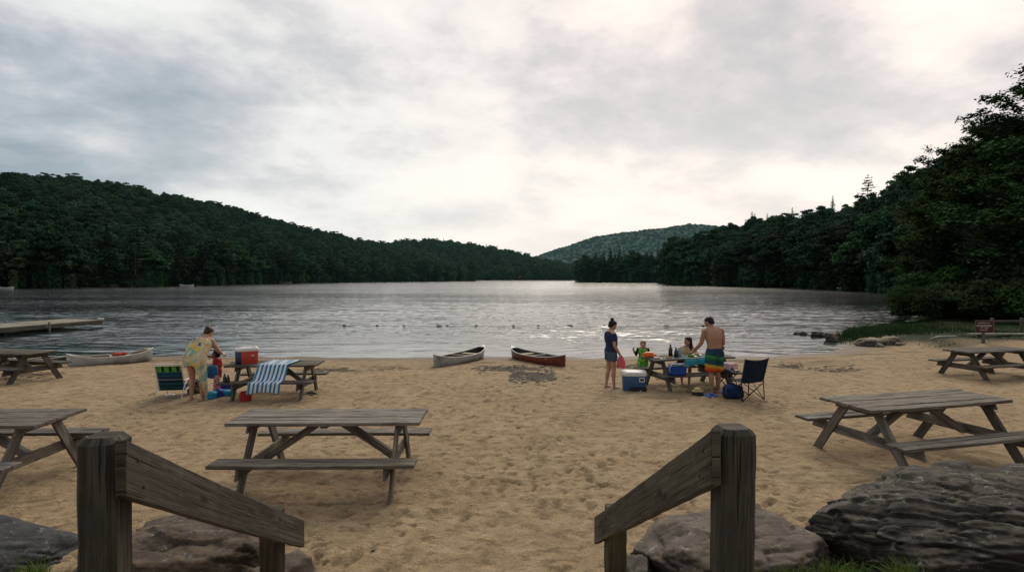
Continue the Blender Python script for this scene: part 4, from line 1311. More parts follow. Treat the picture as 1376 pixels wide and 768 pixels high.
    for i, px in enumerate((462.5, 507, 543, 590, 601, 640, 690, 723.5, 766, 812, 895.5, 944.5)):
        x, y = P(px, 438.2, WATER)
        mb = MB()
        w = .18 if px in (590, 766, 895.5) else .09
        mb.tube([(x - w, y, WATER + .03), (x - w * .6, y, WATER + .05), (x + w * .6, y, WATER + .05), (x + w, y, WATER + .03)], .06, 8, radii=[.015, .035, .035, .015])
        mb.ball((x, y, WATER + .05), (.045, .04, .035), 8, 6)
        tag(mb.build('swim_line_float', bm_), 'dark float of the swimming line strung across the water', 'float', 'floats of the swimming line')
    x0, y0 = P(455, 438.2, WATER); x1, y1 = P(1000, 438.2, WATER)
    mb = MB(); mb.tube([(x0 + (x1 - x0) * k / 40, y0, WATER + .012 + .006 * math.sin(k * 2.2)) for k in range(41)], .006, 5)
    tag(mb.build('swim_line_rope', bm_), 'thin dark rope of the swimming line joining its floats', 'rope')

# ------------------------------------------------------------------ sign and fence
def build_sign():
    x, y, z = G(1321, 461)
    root = empty('sign', (x, y, z), math.radians(-4)); tag(root, 'small maroon notice board with faint white lines on a short post', 'sign')
    w, h = .70, .50; zc = 1.18 - .16
    zc = CAMZ - (438.5 - 373) / F * y - z
    mb = MB(); mb.beam((-w / 2, -.05, zc), (w / 2, -.05, zc), .02, h, bev=.004, seg=2); mb.build('board', mat_plain('maroon_paint', (.055, .013, .010), .5, .15), root)
    mb = MB()
    for sx in (-1, 1): mb.beam((sx * (w / 2 - .012), -.063, zc - h / 2 + .012), (sx * (w / 2 - .012), -.063, zc + h / 2 - .012), .018, .004, up=(0, 1, 0), bev=.001, seg=1)
    for sz in (-1, 1): mb.beam((-w / 2 + .024, -.063, zc + sz * (h / 2 - .012)), (w / 2 - .024, -.063, zc + sz * (h / 2 - .012)), .004, .018, bev=.001, seg=1)
    mb.build('border', mat_plain('faded_white_paint', (.16, .13, .12), .6), root)
    mb = MB(); r = random.Random(4)
    for (zz, x0, x1, hh) in ((.145, -.25, .20, .035), (.035, -.28, .28, .075), (-.06, -.15, .18, .03), (-.135, -.17, .10, .035)):
        xx = x0
        while xx < x1:
            ww = hh * r.uniform(.45, .75)
            if r.random() > .14:
                mb.beam((xx, -.0635, zc + zz - hh / 2), (xx, -.0635, zc + zz + hh / 2), ww * .32, .003, up=(0, 1, 0), bev=.0005, seg=1)
                k = r.choice((-.4, 0, .4))
                mb.beam((xx + ww * .16, -.0635, zc + zz + hh * k), (xx + ww * .8, -.0635, zc + zz + hh * k), .003, hh * .24, bev=.0005, seg=1)
                if r.random() < .6: mb.beam((xx + ww * .7, -.0637, zc + zz - hh / 2), (xx + ww * .7, -.0637, zc + zz + hh / 2), ww * .25, .003, up=(0, 1, 0), bev=.0005, seg=1)
            xx += ww * 1.35
    mb.build('lettering', mat_plain('dull_white_paint', (.50, .47, .44), .6, .15), root)
    mb = MB(); mb.beam((0, 0, -.2), (0, 0, zc + h / 2 - .03), .09, .09, up=(0, 1, 0), bev=.008, seg=5); mb.build('post', M['wood_table_dark'], root)
    # fence behind the sign
    fy = 24.5
    root = empty('wooden_fence', (PX(1340, fy), fy, ground_z(PX(1340, fy), fy))); tag(root, 'dark split-rail fence behind the red sign under the trees', 'fence')
    gz = root.location.z; ox = root.location.x
    def zz(py, y=fy): return CAMZ - (py - 373) / F * y - gz
    for px in (1334, 1374, 1420):
        X = PX(px, fy) - ox; mb = MB(); mb.beam((X, 0, -.3), (X, 0, zz(427)), .13, .13, up=(0, 1, 0), bev=.01, seg=5); mb.build('post', M['wood_table_dark'], root)
    mb = MB(); mb.beam((PX(1330, fy) - ox, -.09, zz(431)), (PX(1440, fy) - ox, -.09, zz(431)), .04, .10, bev=.006, seg=6); mb.build('rail', M['wood_table_dark'], root)
    # pale beam lying low across the grass
    by = 23.2; bx0, bx1 = PX(1304, by), PX(1420, by); bz = CAMZ - (448.5 - 373) / F * by
    root = empty('low_barrier', ((bx0 + bx1) / 2, by, bz)); tag(root, 'long pale plank barrier running low over the grass behind the sign', 'barrier')
    h = (bx1 - bx0) / 2
    mb = MB(); mb.beam((-h, 0, 0), (h, .3, -.03), .24, .05, bev=.006, seg=8); mb.build('plank', M['wood_dock'], root)
    for k in (-.75, 0, .75):
        mb = MB(); mb.beam((h * k, .05, -.55), (h * k, .05, -.028), .12, .12, up=(0, 1, 0), bev=.008, seg=3); mb.build('support_post', M['wood_table_dark'], root)
    # bleached driftwood branch on the grass
    x0, y0, z0 = G(1249, 457.0); x1, y1, z1 = G(1285, 454)
    mb = MB(); mb.tube([(x0, y0, z0 + .05), (x0 * .6 + x1 * .4, y0 * .6 + y1 * .4 + .1, (z0 + z1) / 2 + .09), (x1, y1, z1 + .07)], .05, 7, radii=[.03, .06, .04])
    tag(mb.build('driftwood_log', mat_plain('bleached_wood', (.30, .29, .22), .9, .25)), 'bleached thin log lying in the grass on the right bank', 'log')

# ------------------------------------------------------------------ grass and litter
def blades(name, pts, hts, mat, label, cat='grass', width=.010, lean=.35, seed=1, kind='stuff', curve=.5):
    r = np.random.default_rng(seed); n = len(pts)
    a = r.uniform(0, 2 * PI, n); d = np.stack([np.cos(a), np.sin(a), 0 * a], -1); s = np.stack([-np.sin(a), np.cos(a), 0 * a], -1)
    h = hts[:, None]; w = (width * r.uniform(.6, 1.3, n))[:, None]; ln = (lean * r.uniform(.1, 1.3, n))[:, None]
    up = np.array([0, 0, 1.0])
    p0 = pts; p1 = pts + up * h * .55 + d * h * ln * .3; p2 = pts + up * h * (1 - ln * .35) + d * h * ln
    V = np.stack([p0 - s * w, p0 + s * w, p1 + s * w * .8, p1 - s * w * .8, p2 + s * w * .12, p2 - s * w * .12], 1).reshape(-1, 3)
    b = np.arange(n)[:, None] * 6
    Fq = np.concatenate([b + np.array([[0, 1, 2, 3]]), b + np.array([[3, 2, 4, 5]])], 0)
    me = np_mesh(name, V, Fq); o = link_mesh(name, me, mat)
    return tag(o, label, cat, None, kind)

def build_grass():
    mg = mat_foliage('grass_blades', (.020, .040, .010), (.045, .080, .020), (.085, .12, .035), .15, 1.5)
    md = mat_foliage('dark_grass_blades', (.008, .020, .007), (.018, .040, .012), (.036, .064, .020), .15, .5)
    r = np.random.default_rng(9)
    # tall grass on the point, thinner turf behind it
    n = 60000
    X = r.uniform(14.0, 44, n); Y = r.uniform(21.5, 36, n)
    z, d = base_height(X, Y)
    g = (sstep(14.2, 15.6, X - .30 * (26 - Y) + vnoise(X * .8, Y * .8, 12) * 2.0) * sstep(21.6, 23.6, Y + vnoise(X * .7, Y * .7, 13) * 1.6))
    keep = (r.random(n) < g) & (d > -.4)
    X, Y, z, d = X[keep], Y[keep], z[keep], d[keep]
    tall = np.exp(-((X - 17.0) / 3.4) ** 2) * sstep(24.2, 26, Y)
    h = .07 + .05 * r.random(len(X)) + tall * .40 * r.uniform(.5, 1.2, len(X))
    blades('grass', np.stack([X, Y, z - .02], -1), h, md, 'green grass growing on the bank on the right', width=.014, seed=2)
    # tufts among the rocks in the right corner
    P_ = []; H_ = []
    for (px, py, rad, cnt, hh) in ((1110, 752, .16, 260, .13), (1133, 742, .12, 200, .14), (1160, 755, .2, 330, .12), (1195, 760, .16, 240, .12), (1060, 757, .10, 110, .10), (1042, 764, .10, 120, .09), (1225, 764, .12, 140, .10), (52, 764, .10, 150, .09), (28, 768, .12, 150, .09), (845, 768, .05, 60, .05)):
        x, y, z = G(px, py + 8)
        q = r.normal(0, rad * .5, (cnt, 2)); xx = x + q[:, 0]; yy = y + q[:, 1]
        zz, _ = base_height(xx, yy)
        P_.append(np.stack([xx, yy, zz - .01], -1)); H_.append(hh * r.uniform(.4, 1.3, cnt))
    for k in range(15):
        yy0 = r.uniform(3.75, 4.3); xx0 = PX(r.uniform(1035, 1235), yy0) if k < 12 else PX(r.uniform(15, 75), yy0)
        cnt = int(r.uniform(40, 110)); q = r.normal(0, .045, (cnt, 2)); xx = xx0 + q[:, 0]; yy = yy0 + q[:, 1]; zz, _ = base_height(xx, yy)
        P_.append(np.stack([xx, yy, zz - .01], -1)); H_.append(r.uniform(.12, .22) * r.uniform(.4, 1.2, cnt))
    blades('grass', np.concatenate(P_), np.concatenate(H_), mg, 'small grass tufts growing between the foreground rocks', width=.0035, lean=.8, seed=5)
    x, y, z = G(753, 741)
    q = r.normal(0, 1, (110, 2)) * np.array([.075, .035]); xx = x + q[:, 0]; yy = y + q[:, 1]; zz, _ = base_height(xx, yy)
    blades('grass_tuft', np.stack([xx, yy, zz - .005], -1), .05 * r.uniform(.5, 1.5, 110), mg, 'small lone green tuft growing in the open sand', 'grass', .003, .9, 7)
    # litter: bark bits, pebbles, dark shells in the sand
    n = 1500
    fy = 4.5 + r.random(n) ** 1.3 * 15; fx = r.uniform(-1, 1, n) * (fy * .95 + 1)
    zz, d = base_height(fx, fy); k = d > 0; fx, fy, zz = fx[k], fy[k], zz[k]
    parts = []
    for i in range(len(fx)):
        s = r.uniform(.004, .013) * (1 + .9 * (r.random() < .12)); e = r.uniform(.6, 2.6); a = r.uniform(0, PI)
        base = np.array([[-1, -1, 0], [1, -1, 0], [1, 1, 0], [-1, 1, 0], [-.6, -.6, .9], [.6, -.6, .9], [.6, .6, .9], [-.6, .6, .9]]) * r.uniform(.7, 1.2, (8, 3)) * np.array([s * e, s, s * .9])
        R = np.array([[math.cos(a), -math.sin(a), 0], [math.sin(a), math.cos(a), 0], [0, 0, 1]])
        parts.append((base @ R.T + np.array([fx[i], fy[i], zz[i] + .004 + vn_surf(fx[i], fy[i])]), np.array([[0, 1, 5, 4], [1, 2, 6, 5], [2, 3, 7, 6], [3, 0, 4, 7], [4, 5, 6, 7]])))
    V, Fq = join_arrays(parts)
    o = link_mesh('pebbles', np_mesh('pebbles', V, Fq), mat_plain('dark_bits', (.055, .038, .026), .9, .5, 3)); tag(o, 'dark pebbles and bark bits strewn over the sand', 'pebbles', None, 'stuff')
    # washed-up weed near the canoes
    parts = []
    regs = [((636, 735), (492, 499), 300), ((684, 746), (500, 515), 420), ((1045, 1080), (488, 495), 90), ((230, 330), (486, 490), 40), ((1085, 1150), (492, 500), 60), ((420, 470), (495, 500), 60), ((810, 860), (490, 494), 60), ((0, 60), (500, 508), 50)]
    for (xa, xb), (ya, yb), cnt in regs:
        for i in range(cnt):
            px = r.uniform(xa, xb); py = (ya + yb) / 2 + (r.normal(0, .32)) * (yb - ya)
            x, y, z = G(px, py, 3)
            s = r.uniform(.015, .065); a = r.uniform(0, PI); e = r.uniform(.8, 2.2); z += vn_surf(x, y) + .018
            base = np.array([[-1, -1, 0], [1, -1, 0], [1, 1, 0], [-1, 1, 0], [-.6, -.6, .6], [.6, -.6, .6], [.6, .6, .6], [-.6, .6, .6]]) * r.uniform(.5, 1.3, (8, 3)) * np.array([s * e, s, s * .5])
            R = np.array([[math.cos(a), -math.sin(a), 0], [math.sin(a), math.cos(a), 0], [0, 0, 1]])
            parts.append((base @ R.T + np.array([x, y, z + .008]), np.array([[0, 1, 5, 4], [1, 2, 6, 5], [2, 3, 7, 6], [3, 0, 4, 7], [4, 5, 6, 7]])))
    V, Fq = join_arrays(parts)
    o = link_mesh('washed_up_weed', np_mesh('weed', V, Fq), mat_plain('dry_weed', (.05, .04, .025), .9, .5, 3)); tag(o, 'dark washed-up weed lying along the top of the water line', 'weed', None, 'stuff')

def vn_surf(x, y):
    return float((vnoise(np.array([x * .55]), np.array([y * .55]), 1) * .07 + vnoise(np.array([x * 1.7]), np.array([y * 1.7]), 2) * .04)[0]) * .6
# ------------------------------------------------------------------ people
def remeshed(mb, voxel, smooth=2, name='body'):
    me = mb.mesh(name + '_raw')
    o = bpy.data.objects.new(name + '_raw', me); COL.objects.link(o)
    md = o.modifiers.new('r', 'REMESH'); md.mode = 'VOXEL'; md.voxel_size = voxel; md.use_smooth_shade = True
    if smooth:
        s = o.modifiers.new('s', 'SMOOTH'); s.iterations = smooth; s.factor = .5
    dg = bpy.context.evaluated_depsgraph_get(); dg.update()
    out = bpy.data.meshes.new_from_object(o.evaluated_get(dg), depsgraph=dg)
    bpy.data.objects.remove(o, do_unlink=True)
    out.materials.clear()
    shade_smooth(out); out.name = name
    return out

def ering(c, s, f, a, b, n=18, p=2.2):
    out = []
    for i in range(n):
        th = 2 * PI * i / n; cx, cy = math.cos(th), math.sin(th)
        x = math.copysign(abs(cx) ** (2 / p), cx) * a; y = math.copysign(abs(cy) ** (2 / p), cy) * b
        out.append(c + s * x + f * y)
    return out

def torso_rings(J, H, k=1.0, build=1.0, z_from=0, z_to=99, grow=0.0, sh=1.0, low=0.0):
    """elliptical sections from the crotch up to the neck"""
    pel, wai, che, upp, nb = [Vector(J[n]) for n in ('pelvis', 'waist', 'chest', 'upper', 'neck')]
    hs = (Vector(J['hipR']) - Vector(J['hipL'])).normalized(); ss = (Vector(J['shR']) - Vector(J['shL'])).normalized()
    down = (pel - wai).normalized()
    st = [(pel + down * (.045 * H + low), hs, .070, .058), (pel + down * .02 * H, hs, .088, .066), (pel, hs, .093, .069), (pel.lerp(wai, .5), hs, .086, .063), (wai, hs.lerp(ss, .5), .077 * sh, .057),
          (wai.lerp(che, .5), hs.lerp(ss, .7), .083 * sh, .061), (che, ss, .092 * sh, .066), (che.lerp(upp, .6), ss, .096 * sh, .063), (upp, ss, .090 * sh, .052), (upp.lerp(nb, .55), ss, .062 * sh, .042), (nb, ss, .034, .036)]
    rings = []
    for i, (c, s, a, b) in enumerate(st):
        if i < z_from or i > z_to: continue
        s = s.normalized()
        if i == 0: ax = (st[1][0] - c)
        elif i == len(st) - 1: ax = c - st[i - 1][0]
        else: ax = st[i + 1][0] - st[i - 1][0]
        ax.normalize(); f = ax.cross(s).normalized(); f = -f if False else f
        rings.append(ering(c, s, f, a * H * build + grow, b * H * build + grow))
    return rings

def limb(mb, pts, radii, n=12, sub=5):
    """smooth tapered limb through joints"""
    P_ = [Vector(p) for p in pts]
    mb.tube(P_, 0, n, 0, True, radii)

def hand(mb, wrist, d, palm_n, H, curl=.5, thumb_side=1):
    """palm, four fingers and a thumb; d: direction of the hand, palm_n: where the palm faces"""
    d = Vector(d).normalized(); pn = Vector(palm_n); pn = (pn - d * pn.dot(d)).normalized(); s = d.cross(pn).normalized() * thumb_side
    L = .055 * H; w = Vector(wrist)
    rings = []
    for t, a, b in ((-.1, .013, .012), (.15, .018, .011), (.55, .024, .0095), (1.0, .025, .008)):
        rings.append(ering(w + d * L * t, s, pn, a * H * .98, b * H * .98, 12))
    mb.loft(rings)
    for i, (off, fl) in enumerate(((.018, .043), (.006, .048), (-.006, .045), (-.017, .036))):
        p0 = w + d * L * .9 + s * off * H
        segs = [p0]; dd = d.copy()
        for k, fr in enumerate((.42, .32, .26)):
            dd = (dd + pn * curl * (.55 + .25 * k)).normalized(); segs.append(segs[-1] + dd * fl * H * fr)
        mb.tube(segs, 0, 8, 0, True, [.0060 * H, .0055 * H, .0050 * H, .0040 * H])
    p0 = w + d * L * .2 + s * .016 * H; dd = (d * .7 + s * .8 + pn * .25).normalized()
    q1 = p0 + dd * .024 * H; q2 = q1 + (d * .95 + s * .25 + pn * .35 * (1 + curl)).normalized() * .022 * H
    mb.tube([p0, q1, q2], 0, 8, 0, True, [.0085 * H, .0068 * H, .0050 * H])

def foot(mb, ankle, fwd, H, flat=True):
    a = Vector(ankle); f = Vector((fwd[0], fwd[1], 0)).normalized(); s = Vector((f.y, -f.x, 0)); z0 = a.z - .040 * H
    rings = []
    for t, w, h in ((-.034, .014, .022), (-.026, .020, .038), (0, .021, .046), (.04, .023, .036), (.075, .028, .024), (.10, .027, .017), (.114, .018, .012)):
        c = Vector((a.x, a.y, z0)) + f * t * H + Vector((0, 0, h * H * .5))
        rings.append(ering(c, s, Vector((0, 0, 1)), w * H, h * H * .5, 12))
    mb.loft(rings)

def head(mb, c, f, up, H, k=1.0):
    c = Vector(c); f = Vector(f).normalized(); up = Vector(up); up = (up - f * up.dot(f)).normalized(); s = f.cross(up).normalized()
    U = .0655 * H * k
    def R(t, a, b, sh=0.0): return ering(c + up * t * U + f * sh * U, s, f, a * U, b * U, 20, 2.1)
    mb.loft([R(-1.0, .18, .22, .42), R(-.92, .36, .42, .28), R(-.7, .50, .62, .16), R(-.42, .60, .76, .06), R(-.1, .67, .83, 0), R(.2, .71, .88, -.04), R(.5, .68, .86, -.07), R(.75, .54, .70, -.08), R(.92, .34, .46, -.08), R(1.0, .10, .14, -.08)])
    # nose, brow, lips, ears
    mb.tube([c + f * U * .80 + up * U * .12, c + f * U * 1.00 - up * U * .20, c + f * U * .84 - up * U * .27], 0, 8, 0, True, [.075 * U, .13 * U, .12 * U])
    mb.tube([c + f * U * .74 + up * U * .20 - s * U * .36, c + f * U * .85 + up * U * .22, c + f * U * .74 + up * U * .20 + s * U * .36], 0, 8, 0, True, [.07 * U, .10 * U, .07 * U])
    mb.tube([c + f * U * .74 - up * U * .50 - s * U * .2, c + f * U * .86 - up * U * .50, c + f * U * .74 - up * U * .50 + s * U * .2], 0, 8, 0, True, [.05 * U, .085 * U, .05 * U])
    for q in (-1, 1):
        mb.loft([ering(c + s * q * U * (.66 + .05 * k2) - f * U * .05 - up * U * .02, f, up, U * .13 * (1 - .2 * k2), U * .24 * (1 - .15 * k2), 10) for k2 in (0, 1, 2)])
    return c, f, up, s, U

def arm(mb, sh, el, wr, hd, pn, H, ts, k=1.0, curl=.5, b=1.0):
    sh, el, wr = Vector(sh), Vector(el), Vector(wr)
    r = [.034, .031, .027, .0235, .0245, .020, .0155]
    pts = [sh, sh.lerp(el, .3), sh.lerp(el, .7), el, el.lerp(wr, .25), el.lerp(wr, .65), wr]
    mb.tube(pts, 0, 12, 0, True, [x * H * b for x in r])
    mb.ball(sh, .035 * H * b, 12, 8)
    hand(mb, wr, hd, pn, H, curl, ts)

def leg_(mb, hp, kn, an, fw, H, b=1.0):
    hp, kn, an = Vector(hp), Vector(kn), Vector(an)
    back = -Vector((fw[0], fw[1], 0)).normalized()
    pts = [hp, hp.lerp(kn, .3), hp.lerp(kn, .7), kn, kn.lerp(an, .25) + back * .010 * H, kn.lerp(an, .6) + back * .006 * H, an]
    mb.tube(pts, 0, 14, 0, True, [x * H * b for x in (.057, .051, .040, .031, .034, .025, .0185)])
    mb.ball(hp, .056 * H * b, 12, 8)
    foot(mb, an, fw, H)

def stand_joints(H, hipw=.052, shw=.098):
    J = dict(pelvis=(0, 0, .545), waist=(0, .0, .625), chest=(0, .0, .715), upper=(0, -.004, .80), neck=(0, 0, .845), head=(0, .014, .932),
             hipL=(-hipw, 0, .515), hipR=(hipw, 0, .515), knL=(-hipw * .95, .012, .285), knR=(hipw * .95, .012, .285), anL=(-hipw * .95, -.004, .043), anR=(hipw * .95, -.004, .043),
             shL=(-shw, -.004, .808), shR=(shw, -.004, .808), elL=(-shw - .03, -.012, .63), elR=(shw + .03, -.012, .63), wrL=(-shw - .03, .02, .49), wrR=(shw + .03, .02, .49))
    return {k: Vector(v) * H for k, v in J.items()}

def make_body(J, H, root, skin, hf=(0, 1, 0), hup=(0, 0, 1), hdL=(0, .2, -1), hdR=(0, .2, -1), pnL=(1, 0, 0), pnR=(-1, 0, 0), fL=(0, 1), fR=(0, 1), build=1.0, sh=1.0, curl=(.35, .35), headk=1.0, voxel=.0052, legb=1.0, armb=1.0):
    mb = MB()
    mb.loft(torso_rings(J, H, build=build, sh=sh))
    nb = Vector(J['neck']); hc = Vector(J['head'])
    mb.tube([nb - Vector((0, 0, .03 * H)), nb.lerp(hc, .35), hc - Vector((0, 0, .015 * H)) - Vector(hf) * .012 * H], 0, 14, 0, True, [.040 * H, .033 * H, .031 * H])
    # trapezius / shoulder slope
    for q in ('shL', 'shR'):
        mb.tube([nb.lerp(hc, .1), nb.lerp(Vector(J[q]), .5) + Vector((0, 0, .006 * H)), Vector(J[q])], 0, 10, 0, True, [.030 * H, .032 * H, .031 * H])
    hd = head(mb, hc, hf, hup, H, headk)
    arm(mb, J['shL'], J['elL'], J['wrL'], hdL, pnL, H, 1, curl=curl[0], b=armb); arm(mb, J['shR'], J['elR'], J['wrR'], hdR, pnR, H, -1, curl=curl[1], b=armb)
    leg_(mb, J['hipL'], J['knL'], J['anL'], fL, H, legb); leg_(mb, J['hipR'], J['knR'], J['anR'], fR, H, legb)
    me = remeshed(mb, voxel, 3, 'body')
    o = link_mesh('body', me, skin, root)
    # eyes and brows
    c, f, up, s, U = hd
    for q in (-1, 1):
        e = MB(); e.ball(c + f * U * .775 + up * U * .04 + s * q * U * .30, (U * .085, U * .085, U * .055), 10, 6); e.build('eye', M['eye'], root)
    e = MB()
    e.tube([c + f * U * .80 - up * U * .47 - s * U * .17, c + f * U * .90 - up * U * .48, c + f * U * .80 - up * U * .47 + s * U * .17], 0, 6, 0, True, [.03 * U, .05 * U, .03 * U]); e.build('lips', M['lip'], root)
    return hd

def hair_cap(hd, root, mat, bun=None, length=0.0, voxel=.007, spread=1.0, fringe=.55, side=(0, 0, 0)):
    c, f, up, s, U = hd
    mb = MB()
    def R(t, a, b, sh): return ering(c + up * t * U + f * sh * U, s, f, a * U, b * U, 20, 2.1)
    mb.loft([R(-.62, .52, .40, -.50), R(-.25, .72, .62, -.36), R(.10, .80, .78, -.24), R(.42, .80, .90, -.16), R(.72, .68, .84, -.12), R(.98, .46, .60, -.10), R(1.13, .12, .16, -.10)])
    mb.tube([c + up * U * .62 + f * U * fringe + s * U * .5, c + up * U * .72 + f * U * (fringe + .18), c + up * U * .62 + f * U * fringe - s * U * .5], 0, 10, 0, True, [.20 * U, .24 * U, .20 * U])
    if bun:
        b = c + up * U * bun[0] + f * U * bun[1]
        mb.ball(b, (.42 * U, .42 * U, .40 * U), 12, 8, 0, .06)
        mb.tube([c + up * U * .8 - f * U * .3, b], .30 * U, 10)
    if length:
        D = Vector((0, 0, -1)); base = c - f * U * .42
        sd = Vector(side)
        rings = []
        for t in (0, .25, .5, .75, .95, 1.0):
            q = base + D * length * t + sd * t - f * U * (.30 * math.sin(t * PI))
            w = U * (.78 * spread * (1 - .35 * t) if t < 1 else .16); dd = U * (.50 * (1 - .3 * t) if t < 1 else .10)
            rings.append(ering(q, s, f, w, dd, 16))
        mb.loft(rings)
        for k in range(7):   # loose locks
            a = (k - 3) / 3
            mb.tube([base + s * a * U * .7 + D * length * .3, base + s * a * U * .8 + D * length * .75 + sd * .7, base + s * a * U * .6 + D * length * (1.03 + .05 * math.sin(k * 3)) + sd], 0, 8, 0, True, [.2 * U, .16 * U, .04 * U])
    me = remeshed(mb, voxel, 1, 'hair')
    return link_mesh('hair', me, mat, root)

def garment(mb_parts, name, mat, root, voxel=.009, smooth=2, label=None):
    me = remeshed(mb_parts, voxel, smooth, name)
    ns = [v.normal.copy() for v in me.vertices]; sd = Vector((len(name) * 1.3, voxel * 900, 2.2))
    for v, nv in zip(me.vertices, ns):
        q = v.co
        f = mn.noise(Vector((q.x * 9, q.y * 9, q.z * 14)) + sd) * .010 + (1 - abs(mn.noise(Vector((q.x * 16 + q.z * 9, q.y * 16, q.z * 7)) + sd)) * 2) * .004
        v.co = q + nv * (f + .001)
    o = link_mesh(name, me, mat, root)
    if label: o['label'] = label
    return o

def sandal(root, ankle, fwd, H, mat, name='sandal'):
    a = Vector(ankle); f = Vector((fwd[0], fwd[1], 0)).normalized(); s = Vector((f.y, -f.x, 0)); z0 = a.z - .043 * H
    mb = MB(); rings = []
    for t, w in ((-.042, .012), (-.03, .024), (.02, .025), (.075, .032), (.11, .026), (.122, .012)):
        rings.append(ering(Vector((a.x, a.y, z0)) + f * t * H, s, Vector((0, 0, 1)), w * H, .006, 12))
    mb.loft(rings)
    for q in (-1, 1): mb.tube([Vector((a.x, a.y, z0 + .004)) + f * .05 * H + s * q * .030 * H, Vector((a.x, a.y, z0 + .034 * H)) + f * .065 * H + s * q * .012 * H, Vector((a.x, a.y, z0 + .02 * H)) + f * .10 * H], .006, 6)
    return mb.build(name, mat, root)

def leg_sleeves(mb, J, H, frac, r0, r1, hem_out=0.0):
    for q in 'LR':
        h = Vector(J['hip' + q]); k = Vector(J['kn' + q])
        mb.tube([h + Vector((0, 0, .02 * H)), h.lerp(k, frac * .5), h.lerp(k, frac)], 0, 14, 0, True, [r0 * H, (r0 + r1) / 2 * H, r1 * H])

